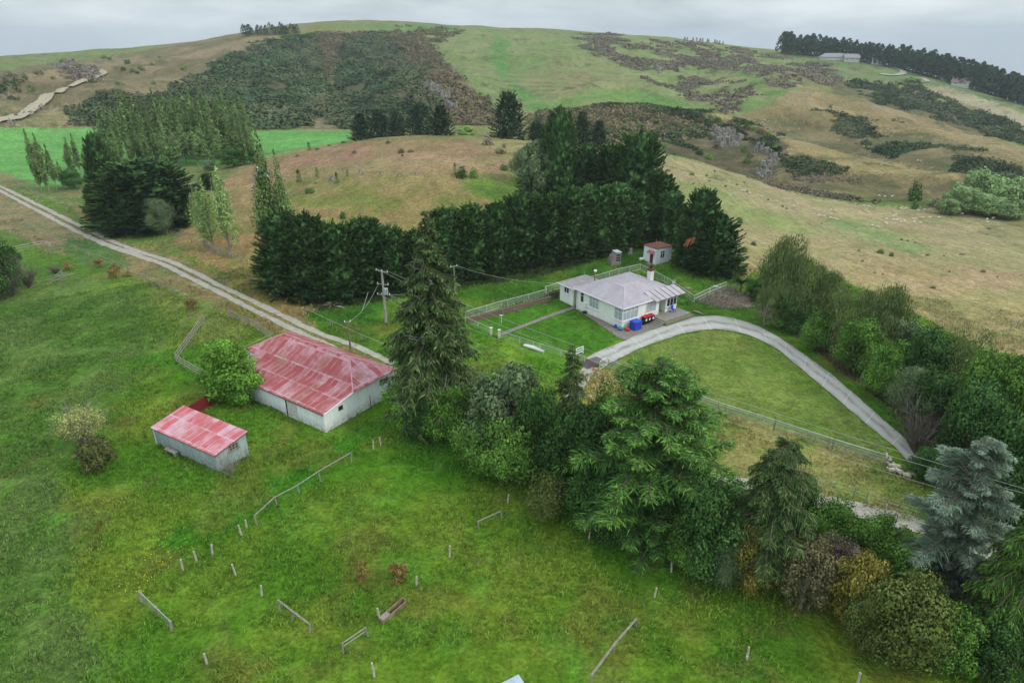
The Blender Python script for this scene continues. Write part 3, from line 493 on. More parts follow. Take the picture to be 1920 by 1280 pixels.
# every builder returns (crown mesh, wood mesh) for a tree about 1 m high, scaled on placing
def broadleaf(leafmat_, rad=.5, h=1.0, lobes=34, per=430, leaf=.0165, hang=0.0, low=.02, wood=BARK, flat=1.0, sparse=0, limbs=9, dead=0):
    c0 = np.array([0, 0, low * h + (1 - low) * h * .42]); ax = np.array([rad, rad, (1 - low) * h * .56 * flat]); P_, N_ = [], []
    d = rdir(lobes); d[:, 2] = np.where(d[:, 2] < -.55, -d[:, 2], d[:, 2]); lr_ = rng.uniform(.2, .5, lobes) * min(rad, .5 * h)
    lc = c0 + d * (ax - lr_[:, None] * .8) * rng.uniform(.7, 1.22, (lobes, 1))
    for i in range(lobes):
        n_ = int(per * (lr_[i] / lr_.mean()) ** 2); e = rdir(n_); p = lc[i] + e * lr_[i] * rng.uniform(.55, 1.12, (n_, 1)) * np.array([1, 1, .8]); k = ((p - c0) / ax); keep = (np.linalg.norm(k, axis=1) > .42) & (p[:, 2] > 0.004)
        keep &= (e[:, 2] > -.75) | (rng.random(n_) < .3)
        if sparse: keep &= rng.random(n_) > sparse
        P_.append(p[keep]); N_.append(nrm(e[keep] + rdir(keep.sum()) * .55))
    ns = lobes * per // 6; e = rdir(ns); P_.append(c0 + e * ax * rng.uniform(.35, .8, (ns, 1))); N_.append(rdir(ns))
    P_ = np.concatenate(P_); N_ = np.concatenate(N_); td = None
    if hang: td = np.tile([0, 0, -hang], (len(P_), 1)) + rdir(len(P_)) * .5
    q = leaves(P_, N_, leaf, .62 if not hang else .3, td)
    sp_ = [(curve(np.zeros(3), np.array([0, 0, 1.]), c0[2] + .15 * h, 0, 6, .012), np.linspace(.03, .012, 6) * (h + rad) * .8)]
    for i in rng.choice(lobes, min(limbs, lobes), False):
        s0 = np.array([0, 0, rng.uniform(low * .7, .45) * h]); dd = lc[i] - s0; sp_.append((curve(s0, nrm(dd), np.linalg.norm(dd) * (1.25 if dead else 1), -.02, 5, .01), np.linspace(.013, .004, 5)))
    wv, wf = tubes(sp_); return cmesh('crown', [(q, 0)], [leafmat_]), mesh('trunk', wv, wf, wood, smooth=True)
def poplar(leafmat_, rad=.13, per=3600, leaf=.014, stems=9, low=.1, wood=PALE):
    P_, N_, sp_ = [], [], [(np.array([[0, 0, 0], [0.004, 0, .3], [0, .004, .6], [0, 0, .95]]), [.012, .009, .006, .002])]
    for i in range(stems):
        a = rng.uniform(0, 6.28); r0 = rad * rng.uniform(.25, .8) * (i > 0); z0 = rng.uniform(low, .35); z1 = rng.uniform(.62, .92) if i else 1.0
        n_ = per // stems; s = rng.random(n_); z = z0 + (z1 - z0) * s; w_ = rad * .52 * np.sin(np.clip(s * .93 + .07, 0, 1) * math.pi) ** .6 * rng.uniform(.3, 1.1, n_); t = rng.uniform(0, 6.28, n_)
        clump = .75 + .5 * np.sin(z * 55 + i * 2 + np.cos(t * 2)); cx_ = math.cos(a) * r0 * np.sin(np.clip(s + .2, 0, 1) * math.pi / 1.2); cy_ = math.sin(a) * r0 * np.sin(np.clip(s + .2, 0, 1) * math.pi / 1.2)
        p = np.stack([cx_ + np.cos(t) * w_ * clump, cy_ + np.sin(t) * w_ * clump, z], -1); P_.append(p); N_.append(nrm(np.stack([np.cos(t), np.sin(t), np.full(n_, .35)], -1) + rdir(n_) * .5))
        m_ = np.linspace(0, 1, 6); sp_.append((np.stack([math.cos(a) * r0 * np.sin(np.clip(m_ + .1, 0, 1) * 2.2), math.sin(a) * r0 * np.sin(np.clip(m_ + .1, 0, 1) * 2.2), z0 * .7 + (z1 - z0 * .7) * m_], -1), np.linspace(.0045, .001, 6)))
    q = leaves(np.concatenate(P_), np.concatenate(N_), leaf, .6, None); wv, wf = tubes(sp_, 4)
    return cmesh('crown', [(q, 0)], [leafmat_]), mesh('trunk', wv, wf, wood, smooth=True)
def cypress(leafmat_, rad=.42, plumes=260, per=34, top=1.0, up=.32, low=.02, brown=0, L0=.2, pw=.8, spiky=8):
    """macrocarpa: feathery sprays reaching outward and a little up"""
    Q = []; BR = []; TQ = []
    for i in range(plumes):
        z = low + (top - low) * rng.random() ** 1.15 * .94; a = rng.uniform(0, 6.283); R = rad * (1 - ((z - low) / (1.02 - low)) ** 1.7) ** pw * rng.uniform(.72, 1.08) + .015
        o_ = np.array([math.cos(a), math.sin(a), 0]); ax = nrm(o_ + np.array([0, 0, up * rng.uniform(.3, 1.5) + .9 * z * z])); ln = L0 * rng.uniform(.7, 1.2) * (1 - .35 * z)
        tip = o_ * R + np.array([0, 0, z]); st = tip - ax * ln; side = nrm(np.cross(ax, [0, 0, 1.])); s = rng.random(per) ** .8; sg = rng.choice([-1, 1], per)
        p = st + ax * ln * s[:, None] + rdir(per) * .006; d = nrm(ax + side * (sg * rng.uniform(.25, .95, per))[:, None] + np.array([0, 0, .25]) + rdir(per) * .22); l_ = ln * .42 * (1.15 - s * .7)
        Q.append(blades(p, d, l_ * .9, .0042 + .0025 * rng.random(per))); tipk = (s > .8) & (ax[2] > .05); TQ.append(blades(p[tipk] + np.array([0, 0, .004]), nrm(d[tipk] + np.array([0, 0, .25])), l_[tipk] * .8, .0035))
        if brown and i % brown == 0: BR.append(len(Q) - 1)
    for i in range(spiky):                       # leaders standing out of the top
        a = rng.uniform(0, 6.28); r0 = rad * rng.uniform(0, .6) * (i > 0); zt_ = 1.0 if i == 0 else 1 - (r0 / rad) ** 1.3 * .5 + rng.uniform(-.02, .05); n_ = 70; s = rng.random(n_)
        b0 = np.array([math.cos(a) * r0, math.sin(a) * r0, zt_ - .22]); t = rng.uniform(0, 6.28, n_); p = b0 + np.stack([s * 0, s * 0, s * .2], -1); d = nrm(np.stack([np.cos(t), np.sin(t), .7 + s], -1)); Q.append(blades(p, d, .085 * (1.15 - s), .0045))
    n_ = plumes * 5; z = low + rng.random(n_) * (.9 - low); a = rng.uniform(0, 6.28, n_); R = rad * (1 - ((z - low) / (1 - low)) ** 1.7) ** pw * rng.uniform(.3, .72, n_)
    core = leaves(np.stack([np.cos(a) * R, np.sin(a) * R, z], -1), nrm(np.stack([np.cos(a), np.sin(a), a * 0 + .3], -1) + rdir(n_) * .6), .034)
    wv, wf = tubes([(np.array([[0, 0, 0], [0, 0, .4], [0, 0, .9]]), [.02, .013, .003])])
    parts = [(q, 1 if i in BR else 0) for i, q in enumerate(Q)] + [(core, 0), (np.concatenate(TQ), 2)]
    return cmesh('crown', parts, [leafmat_, M_brownspray, L_darktip if leafmat_ is not L_pine else L_pine]), mesh('trunk', wv, wf, BARK, smooth=True)
def conifer(leafmat_, tipmat, rad=.26, whorls=34, arms=6, low=.08, droop=.35, up=.0, per=15, fl=.1, hang=.25, prof=.85, deadarms=0, bw=.012, jag=.35, tipf=.3, top_pow=1.0):
    """spruce or cedar: whorls of arching boughs carrying flat hanging sprays"""
    Q, T, sp_, dd_ = [], [], [], []; sp_.append((np.array([[0, 0, 0], [0, 0, .35], [.004, 0, .7], [0, 0, .99]]), [.017, .013, .007, .002]))
    for i in range(whorls):
        z = low + (1 - low) * (i + rng.random() * .6) / whorls; R = rad * (1 - ((z - low) / (1 - low)) ** top_pow) ** prof
        if z < low + .08: R *= .8
        for j in range(arms):
            if rng.random() < .08: continue
            a = rng.uniform(0, 6.283); ln = R * rng.uniform(1 - jag, 1.12) + .012; o_ = np.array([math.cos(a), math.sin(a), up * rng.uniform(.6, 1.3)]); ax = nrm(o_); dr_ = droop * ln * rng.uniform(.6, 1.3)
            ax = nrm(ax + np.array([0, 0, rng.normal() * .12])); c_ = curve(np.array([0, 0, z]), ax, ln, dr_, 6); sp_.append((c_, np.linspace(.0045, .001, 6) * (ln / .2 + .3))); n_ = int(per * (2 + 8 * ln / rad)); s = rng.random(n_) ** .75 * .97 + .03
            p = np.array([0, 0, z]) + ax * ln * s[:, None] + np.array([0, 0, -1]) * dr_ * (s * s)[:, None]; tg = nrm(ax + np.array([0, 0, -2 * dr_ / ln]) * s[:, None]); side = nrm(np.cross(ax, [0, 0, 1.])); sg = rng.choice([-1, 1], n_)
            l2 = fl * (ln / rad) * np.minimum(1.0, .35 + 1.3 * (1 - s)) * rng.uniform(.35, 1.35, n_) + .008; p = p + side * (rng.normal(size=n_) * l2 * .35)[:, None] + np.array([0, 0, -1]) * (rng.random(n_) * l2 * hang * .8)[:, None]; d = nrm(tg * .75 + side * (sg * rng.uniform(.5, 1.1, n_))[:, None] + np.array([0, 0, -hang]) + rdir(n_) * .62)
            p2 = p + d * l2[:, None] * rng.random((n_, 1)) * .7; d2 = nrm(d + rdir(n_) * .45 + np.array([0, 0, -hang * .8])); qa = blades(p, d, l2, bw); qb = blades(p2, d2, l2 * .55, bw * .8); tipk = (s > .72)
            Q.append(qa[~tipk]); Q.append(qb[~tipk]); T.append(qa[tipk]); T.append(qb[tipk]); 
    for i in range(deadarms):
        z = rng.uniform(low + .05, .8); a = rng.uniform(0, 6.28); ln = rad * (1 - z) * rng.uniform(.9, 1.15); c_ = curve(np.array([0, 0, z]), nrm(np.array([math.cos(a), math.sin(a), -.1])), ln, .1 * ln, 7, .004); c_[:, 2] += (np.linspace(0, 1, 7) ** 2) * ln * .45; dd_.append((c_, np.linspace(.005, .0014, 7)))
        for k in range(4): m_ = rng.integers(2, 6); dd_.append((curve(c_[m_], nrm(rdir(1)[0] + np.array([0, 0, .2])), ln * .25, .0, 4), np.linspace(.0022, .0007, 4)))
    Q = np.concatenate(Q); T = np.concatenate(T); k = rng.random(len(T)) < tipf; wv, wf = tubes(sp_, 4)
    r = [cmesh('crown', [(Q, 0), (T[~k], 0), (T[k], 1)], [leafmat_, tipmat]), mesh('trunk', wv, wf, BARK, smooth=True)]
    if deadarms: dv, df = tubes(dd_, 4); r.append(mesh('dead_limbs', dv, df, DEADW, smooth=True))
    return tuple(r)
def twigs(mat_, rad=.5, n_=60, sub=9, h=1.0):
    sp_ = []
    for i in range(n_):
        a = rng.uniform(0, 6.28); d = nrm(np.array([math.cos(a) * rng.uniform(.1, 1) * rad * 2, math.sin(a) * rng.uniform(.1, 1) * rad * 2, 1])); ln = h * rng.uniform(.5, 1.02); c_ = curve(np.zeros(3), d, ln, .0, 6, .03); sp_.append((c_, np.linspace(.012, .002, 6)))
        for k in range(sub): m_ = rng.integers(1, 6); sp_.append((curve(c_[m_], nrm(d + rdir(1)[0] * .8), ln * rng.uniform(.12, .3), 0, 3, .01), [.005, .004, .0015]))
    v, f = tubes(sp_, 3); return mesh('branches', v, f, mat_)
L_dark = leafm('cypress_green', (34, 58, 32), (66, 94, 48), .42, .55)
M_brownspray = leafm('brown_dead_spray', (78, 62, 42), (98, 76, 50), .2)
L_spruce = leafm('spruce_green', (44, 64, 34), (74, 94, 50), .28, .9); L_sprtip = leafm('spruce_tips', (84, 104, 56), (102, 118, 72), .2)
L_deo = leafm('cedar_green', (44, 72, 34), (72, 104, 46), .25, .8); L_deotip = leafm('cedar_tips', (82, 122, 48), (106, 144, 62), .2)
L_blue = leafm('blue_cedar', (56, 70, 56), (84, 98, 80), .3, .8); L_bluetip = leafm('blue_cedar_tips', (96, 112, 94), (120, 134, 114), .3)
L_wp = leafm('weeping_green', (46, 68, 30), (78, 106, 44), .25, .8)
L_mid = leafm('leaf_green', (52, 82, 32), (88, 118, 48), .45, .45); L_bright = leafm('leaf_bright', (62, 100, 34), (96, 132, 48), .42, .45)
L_deep = leafm('leaf_deep', (38, 64, 32), (66, 94, 44), .45, .45); L_grey = leafm('leaf_greygreen', (66, 84, 56), (98, 114, 78), .28, .8)
L_birch = leafm('birch_leaf', (66, 84, 46), (104, 118, 68), .28, .7); L_yell = leafm('autumn_yellow', (92, 94, 44), (130, 120, 54), .4, 1.2)
L_brn = leafm('autumn_brown', (70, 70, 48), (94, 86, 60), .4, 1.0); L_olive = leafm('olive_leaf', (62, 78, 38), (92, 100, 48), .35, 1.0)
L_pop = leafm('poplar_leaf', (62, 84, 44), (96, 116, 66), .35, .5); L_poplt = leafm('poplar_pale_leaf', (94, 118, 62), (128, 148, 88), .25, .7)
L_purp = leafm('purple_twig', (84, 72, 64), (108, 96, 84), .25, 1.2); L_fern = leafm('rusty_fern', (98, 84, 50), (126, 104, 62), .25, 2)
L_will = leafm('willow_leaf', (88, 110, 66), (122, 142, 96), .22, .4); L_darktip = leafm('cypress_tips', (74, 98, 46), (94, 116, 58), .3, .6); L_pine = leafm('pine_needles', (26, 42, 28), (46, 64, 40), .3, .4)
L_gorse = leafm('gorse_leaf', (42, 58, 36), (66, 82, 50), .5, .07); L_heath = leafm('dead_gorse', (88, 80, 70), (112, 102, 90), .35, .1); L_brack = leafm('bracken', (80, 74, 54), (104, 94, 70), .3, .1)
def driftm(m, c3, sc_=.035, lo=.48, hi=.6):
    t = m.node_tree; b = t.nodes['Principled BSDF']; l = b.inputs['Base Color'].links[0].from_socket; P = nd(t, 'ShaderNodeNewGeometry').outputs['Position']; t.links.new(mix(t, rampv(t, noise(t, P, sc_, 5, .7), lo, hi, 0, .8), l, lin(c3) * LK), b.inputs['Base Color'])
driftm(L_gorse, (84, 86, 60)); driftm(L_heath, (112, 104, 84)); driftm(L_brack, (74, 80, 52))
L_lime = leafm('lime_leaf', (104, 134, 66), (132, 158, 86), .2, .5)
NB = 0
def scrub_at(ms, u, vb, vt, hw, name, label, cat, group=None, parts=('crown', 'trunk'), rmin=0, rz=None, rad=.5, sink=.0, base=None, back=0.0):
    """stands a copy of a unit tree on the ground under photo pixel (u, vb), its top at vt, half-width hw pixels"""
    global NB; NB += 1
    b = hit(u, vb, rmin) if base is None else base
    if back:
        f_ = 1 + back * hw / F; b = np.array([b[0] * f_, b[1] * f_, 0.]); b[2] = float(terrain(np.array([b[0]]), np.array([b[1]]))[0])
    d = math.hypot(b[0], b[1]); dt = ray(u, vt); hh = math.hypot(dt[0], dt[1]); ztop = CH + d * dt[2] / hh; h = max(ztop - b[2], .5)
    fw = b[1] * cp - (b[2] + h * .5 - CH) * sp; wdt = hw / F * fw / rad
    r = empty(name, (b[0], b[1], b[2] - .02 * h - sink), rng.uniform(0, 6.28) if rz is None else rz, label, cat, group); r.scale = (wdt, wdt, h * 1.02)
    for nm, me_ in zip(parts, ms): obj(nm, me_, r)
    return r
# ------------------------------------------------------------------ trees
PT3 = ('crown', 'trunk', 'dead_limbs')
CY = [cypress(L_dark, .44, 520, 60, pw=.5), cypress(L_dark, .46, 520, 60, up=.2, brown=23, pw=.5), cypress(L_dark, .42, 520, 60, up=.45, brown=60, pw=.55), cypress(L_dark, .45, 520, 60, up=.3, pw=.45)]
CYB = cypress(L_dark, .5, 700, 60, up=.12, pw=.42, L0=.17, brown=0, spiky=5)
HEDGE = [(548, 562, 398, 62), (592, 572, 405, 58), (640, 572, 408, 56), (690, 560, 408, 54), (735, 552, 412, 50), (782, 545, 418, 46), (838, 536, 382, 52), (885, 528, 372, 52), (930, 520, 366, 50), (975, 512, 362, 50),
         (1020, 503, 352, 50), (1065, 494, 344, 50), (1110, 484, 346, 50), (1152, 474, 345, 48), (1192, 466, 352, 45)]
ORD = ['first', 'second', 'third', 'fourth', 'fifth', 'sixth', 'seventh', 'eighth', 'ninth', 'tenth', 'eleventh', 'twelfth', 'thirteenth', 'fourteenth', 'fifteenth', 'sixteenth', 'seventeenth', 'eighteenth', 'nineteenth', 'twentieth']
for i, (u, vb, vt, hw) in enumerate(HEDGE):
    vt += rng.uniform(-14, 10); hw *= rng.uniform(.9, 1.2)
    scrub_at(CY[int(rng.integers(4))], u, vb, vt, hw, 'cypress_tree', f'dark feathery cypress in the shelter belt behind the farmhouse, {ORD[i]} from its left end', 'tree', 'cypresses of the shelter belt', rad=.43, back=1.0)
for u, vb, vt, hw, k, lb in ((1045, 400, 196, 48, 0, 'tall dark cypress rising above the shelter belt behind the pale tree'), (1010, 390, 262, 42, 1, 'dark cypress left of the tallest one above the shelter belt'),
        (1095, 395, 262, 48, 2, 'dark cypress with ragged top between the two tallest above the shelter belt'), (1140, 410, 262, 48, 1, 'dense cypress behind the right part of the shelter belt'),
        (1188, 430, 238, 62, 3, 'broad tall cypress at the right end above the shelter belt'), (1232, 440, 318, 45, 0, 'smaller dark cypress on the right shoulder above the shelter belt')):
    scrub_at(CY[k], u, vb, vt, hw, 'cypress_tree', lb, 'tree', rad=.43, back=.8)
for u, vb, vt, hw, k, lb in ((1252, 466, 352, 46, 2, 'dark cypress directly behind the small white hut'), (1304, 512, 345, 46, 1, 'tall dark cypress right of the small white hut'), (1335, 522, 395, 56, 3, 'dark cypress at the far right end of the farmhouse lawn')):
    scrub_at(CY[k], u, vb, vt, hw, 'cypress_tree', lb, 'tree', rad=.43, back=.8)
Q_ = []
for i in range(9):
    d = nrm(np.array([-.5 + rng.normal() * .15, -.5, -.8 + rng.normal() * .3])); p = np.zeros((40, 3)) + d * rng.random((40, 1)) * 1.1 + np.array([i * .13, 0, i * .08]); Q_.append(blades(p, nrm(d + rdir(40) * .5), .3, .02))
b_ = hit(1304, 512); dq = ray(1290, 450); dq = dq / np.linalg.norm(dq); pb = np.array([0, 0, CH]) + dq * (math.hypot(b_[0], b_[1]) / math.hypot(dq[0], dq[1]) - 5.4)
M_rust = leafm('rust_dead_spray', (120, 74, 50), (144, 92, 62), .15)
o = obj('dead_branch', cmesh('dead_branch', [(np.concatenate(Q_), 0)], [M_rust]), None, tuple(pb)); tag(o, 'rust coloured dead branch hanging in the cypress right of the white hut', 'dead branch')
scrub_at(CYB, 283, 418, 293, 100, 'cypress_tree', 'broad spreading dark cypress standing beside the farm track', 'tree', rad=.47)
scrub_at(CY[2], 208, 402, 238, 34, 'cypress_tree', 'narrow tall dark conifer left of the broad spreading cypress', 'tree', rad=.43)
scrub_at(CYB, 188, 402, 340, 24, 'cypress_tree', 'low round dark conifer at the left foot of the broad spreading cypress', 'tree', rad=.47)
scrub_at(CYB, 395, 352, 322, 22, 'cypress_tree', 'small dark conifer behind the broad spreading cypress', 'tree', rad=.47)
# pines behind the knoll
PI = [cypress(L_pine, .36, 190, 26, up=.7, low=.03, L0=.2, pw=.8, spiky=5), cypress(L_pine, .42, 200, 26, up=.5, low=.02, L0=.2, pw=.7, spiky=6)]
for i, (u, vb, vt, hw, lb) in enumerate([(678, 262, 208, 28, 'leftmost of the dark pines behind the knoll'), (712, 260, 200, 30, 'second of the dark pines behind the knoll'), (745, 258, 204, 26, 'third dark pine in the clump behind the knoll, lower than its neighbours'),
        (790, 256, 188, 34, 'tallest dark pine in the clump behind the knoll'), (828, 254, 192, 30, 'rightmost dark pine in the clump behind the knoll'),
        (953, 262, 165, 40, 'large lone dark pine on the crest of the knoll'), (1048, 275, 194, 24, 'pointed dark pine behind the tallest cypress'), (1090, 278, 204, 22, 'slim dark pine right of the pointed one behind the cypresses'),
        (1122, 280, 222, 22, 'dark round pine at the right end of the row behind the cypresses'), (1005, 282, 225, 22, 'dark pine between the lone pine and the cypresses')]):
    scrub_at(PI[i % 2], u, vb, vt, hw, 'pine_tree', lb, 'tree', rad=.4, rmin=262)
# tall conifers of the front row
SP1 = conifer(L_spruce, L_sprtip, .28, 46, 7, .1, droop=.32, up=.12, per=12, fl=.07, hang=.6, deadarms=46, bw=.003, prof=.85, jag=.5)
scrub_at(SP1, 818, 790, 392, 108, 'spruce_tree', 'tallest conifer with bare grey limbs, standing behind the red roofed shed', 'tree', parts=PT3, rad=.25)
SP2 = conifer(L_spruce, L_sprtip, .28, 28, 6, .12, droop=.3, up=.1, per=12, fl=.08, hang=.4, deadarms=34, bw=.0035, jag=.55, prof=.75)
scrub_at(SP2, 1064, 880, 642, 62, 'spruce_tree', 'thin topped spruce with bare twigs beside the gravel path', 'tree', parts=PT3, rad=.26)
SP4 = conifer(L_spruce, L_sprtip, .34, 26, 6, .3, droop=.4, up=.15, per=34, fl=.09, hang=.5, deadarms=14, bw=.0028, jag=.6, prof=.45)
scrub_at(SP4, 1424, 1090, 808, 92, 'spruce_tree', 'dark blunt topped spruce with a bare brown lower trunk', 'tree', parts=PT3, rad=.32)
DEO = conifer(L_deo, L_deotip, .46, 32, 8, .06, droop=.2, up=.3, per=44, fl=.085, hang=.22, bw=.0026, jag=.5, prof=.48, tipf=.4, top_pow=1.1)
scrub_at(DEO, 1208, 980, 670, 158, 'cedar_tree', 'wide fresh green cedar with layered boughs and bright tips', 'tree', rad=.40)
BLU = conifer(L_blue, L_bluetip, .38, 20, 6, .05, droop=.3, up=.35, per=80, fl=.075, hang=.3, bw=.0019, jag=.75, prof=.42, tipf=.7)
scrub_at(BLU, 1745, 1120, 785, 118, 'cedar_tree', 'silvery blue cedar at the right side of the front tree row', 'tree', rad=.34)
WEE = conifer(L_wp, L_deotip, .34, 34, 7, .04, droop=.75, up=.25, per=44, fl=.09, hang=.9, bw=.0026, jag=.35, prof=.6, tipf=.12)
scrub_at(WEE, 1880, 1225, 850, 125, 'cedar_tree', 'weeping green conifer at the right edge of the picture', 'tree', rad=.32)
# front broadleaf row
def bl(m, **k): return broadleaf(m, **k)
B_mid = [bl(L_mid, leaf=.0165), bl(L_mid, leaf=.0165, lobes=32)]; B_bri = [bl(L_bright, leaf=.017), bl(L_bright, leaf=.017, lobes=20)]; B_deep = [bl(L_deep, leaf=.017), bl(L_deep, leaf=.0165, lobes=34)]
B_grey = [bl(L_grey, leaf=.019), bl(L_grey, leaf=.017, hang=.5)]; B_birch = [bl(L_birch, leaf=.018, hang=1.4, wood=PALE), bl(L_birch, leaf=.017, hang=1.2, lobes=20, wood=PALE)]
B_yel = bl(L_yell, leaf=.018, sparse=.25, wood=DEADW); B_brn = bl(L_brn, leaf=.0165, sparse=.35, wood=DEADW); B_oli = bl(L_olive, leaf=.017, sparse=.1); B_pur = bl(L_purp, leaf=.015, sparse=.2, wood=DEADW)
B_will = [bl(L_will, leaf=.03, lobes=30), bl(L_will, leaf=.028, lobes=22)]; B_lime = bl(L_lime, leaf=.03)
FR = [(774, 800, 712, 50, B_bri[0], 'bright green leafy tree hiding the end of the red roofed shed'), (800, 815, 735, 40, B_deep[0], 'dark green tree at the foot of the tallest spruce'), (848, 822, 725, 50, B_bri[1], 'bright green bushy tree right of the tallest spruce'),
      (888, 850, 720, 50, B_mid[0], 'mid green tree left of the big round grey-green one'), (945, 868, 684, 74, B_grey[0], 'big round grey-green tree in the middle of the front row'), (900, 885, 770, 48, B_mid[1], 'leafy tree low in front of the big round grey-green one'),
      (960, 900, 770, 60, B_mid[0], 'green tree directly below the big round grey-green crown'), (1010, 900, 720, 46, B_deep[1], 'dark green tree between the round tree and the thin spruce'), (1080, 935, 760, 66, B_deep[0], 'dark leafy tree below the thin topped spruce'),
      (1130, 900, 720, 48, B_mid[1], 'green tree between the thin spruce and the layered cedar'), (1105, 985, 830, 50, B_deep[1], 'dark bushy tree right of the yellow-brown shrub'), (1150, 1015, 880, 42, B_deep[0], 'low dark tree under the left boughs of the layered cedar'),
      (1250, 1020, 880, 60, B_deep[1], 'shady tree under the right boughs of the layered cedar'), (1310, 1070, 890, 66, B_deep[0], 'deep green tree between the cedar and the dark spruce'), (1285, 1065, 960, 44, B_mid[0], 'ivy green tree low beside the foot of the cedar'),
      (1352, 1100, 1010, 34, B_grey[1], 'small grey-green bush on the grass left of the yellow shrub'), (1400, 1105, 975, 40, B_yel, 'yellow autumn shrub at the foot of the dark spruce, the left one'), (1352, 1010, 900, 50, B_deep[1], 'dark tree left behind the brown trunk of the spruce'),
      (1455, 1075, 975, 28, B_yel, 'small yellow autumn shrub right of the bare brown trunk'), (1500, 1140, 985, 56, B_brn, 'purple-brown shrub with thin leaves in the front row'), (1480, 1010, 900, 44, B_deep[0], 'dark tree right of the spruce beside the lane'),
      (1545, 1050, 930, 54, B_mid[1], 'green tree beside the pale lane right of the dark spruce'), (1590, 1175, 1020, 48, B_yel, 'golden shrub leaning over the grass, the largest yellow one'), (1560, 1115, 1000, 44, B_pur, 'dull brown twiggy shrub behind the golden one'),
      (1622, 1085, 955, 52, B_mid[0], 'green tree right of the pale lane bend'), (1668, 1235, 1060, 76, B_oli, 'mottled olive green tree bulging over the lower grass'), (1680, 1130, 1000, 60, B_mid[1], 'green tree behind the mottled olive one'), (1765, 1245, 1120, 58, B_mid[0], 'green tree right of the mottled olive one at the bottom'),
      (1620, 1220, 1090, 44, B_oli, 'olive green bush between the golden shrub and the mottled tree'), (1840, 1250, 1130, 55, B_deep[0], 'dark bush under the weeping conifer'), (1885, 1000, 850, 60, B_deep[1], 'dark tree behind the blue cedar at the right edge'),
      (1020, 968, 880, 46, bl(L_olive, leaf=.017, sparse=.35, lobes=22, wood=DEADW), 'round yellow-brown shrub at the edge of the front grass')]
for u, vb, vt, hw, ms, lb in FR: scrub_at(ms, u, vb, vt, hw * 1.08, 'leafy_tree', lb, 'tree' if 'shrub' not in lb and 'bush' not in lb else 'shrub')
TW = [twigs(DEADW, .45, 34, 8), twigs(worn('purple_twigs', (96, 84, 78), (122, 108, 98), 3), .5, 60, 10)]
TWG = twigs(worn('grey_twigs', (128, 120, 110), (104, 96, 88), 3), .5, 90, 12)
for u, vb, vt, hw, m_, lb in ((1107, 1004, 958, 26, TW[1], 'dark purple twiggy shrub on the grass under the cedar'), (1716, 850, 745, 42, TWG, 'leafless grey twiggy shrub at the lower end of the driveway'), (1900, 1250, 1180, 50, TW[0], 'bare grey branches at the bottom right corner'),
        (104, 512, 492, 16, TW[1], 'purple leafless shrub left of the fallen branches'), (25, 555, 478, 26, TWG, 'grey leafless thicket at the left edge'), (345, 415, 395, 20, TW[0], 'grey dead shrub beside the small tree near the track'), (55, 540, 490, 20, TW[1], 'purple-grey leafless shrub at the left edge')):
    scrub_at((m_,), u, vb, vt, hw, 'bare_shrub', lb, 'shrub', parts=('branches',))
SHF = [bl(L_fern, rad=.5, leaf=.05, per=50, lobes=14, low=.02, limbs=5), bl(L_fern, rad=.5, leaf=.045, per=60, lobes=10, low=.02, limbs=5)]
for u, vb, vt, hw, lb in ((680, 1087, 1045, 15, 'rusty fern clump on the front grass, the left of two'), (747, 1090, 1054, 20, 'rusty fern clump on the front grass, the right of two'), (218, 520, 488, 12, 'rusty bush below the track, the tallest one'), (186, 500, 482, 10, 'rusty bush below the track left of the tallest one'),
        (130, 505, 488, 10, 'rusty bush behind the fallen branches'), (360, 580, 556, 12, 'rusty bush above the stock yard rails'), (240, 518, 505, 8, 'small rusty bush right of the tallest one below the track')):
    scrub_at(SHF[NB % 2], u, vb, vt, hw, 'fern_bush', lb, 'bush')
scrub_at(bl(L_bright, leaf=.019, lobes=30, rad=.5), 438, 745, 638, 62, 'leafy_tree', 'leafy green tree growing against the left end of the red roofed shed', 'tree')
B_sp = bl(leafm('sparse_yellow_leaf', (124, 132, 74), (150, 152, 92), .25), leaf=.015, sparse=.8, lobes=24, limbs=24, wood=PALE, low=.3, dead=1); scrub_at(B_sp, 163, 838, 757, 50, 'leafy_tree', 'half bare tree with a yellow top beside the dense dark shrub', 'tree')
scrub_at((TW[0],), 160, 835, 762, 44, 'bare_shrub', 'bare grey branches inside the half bare yellow topped tree', 'shrub', parts=('branches',))
scrub_at(bl(leafm('dark_olive', (58, 66, 38), (84, 86, 46), .25), leaf=.028, lobes=26, low=.02), 188, 876, 812, 30, 'leafy_tree', 'dense dark round shrub at the foot of the yellow topped tree', 'shrub')
scrub_at((TW[0],), 433, 893, 850, 22, 'bare_shrub', 'bare shrub growing at the corner of the small red roofed shed', 'shrub', parts=('branches',))
for u, vb, vt, hw, k, lb in ((5, 560, 440, 40, 0, 'dark tree cut off by the left edge'), (22, 520, 455, 26, 1, 'dark ragged tree right behind the one at the left edge')): scrub_at(B_deep[k], u, vb, vt, hw, 'leafy_tree', lb, 'tree')
scrub_at(B_grey[1], 306, 438, 370, 30, 'leafy_tree', 'small grey-green tree in front of the broad cypress', 'tree'); scrub_at(B_deep[1], 140, 354, 313, 18, 'leafy_tree', 'dark round tree among the left poplars', 'tree')
scrub_at(B_grey[0], 1010, 385, 256, 38, 'leafy_tree', 'pale grey-green tree in front of the tall cypresses', 'tree'); scrub_at(B_grey[1], 985, 345, 275, 30, 'leafy_tree', 'grey-green bush left of the pale tree before the cypresses', 'tree'); scrub_at(B_lime, 873, 256, 235, 16, 'leafy_tree', 'pale lime green round tree on the knoll crest', 'tree', rmin=262)
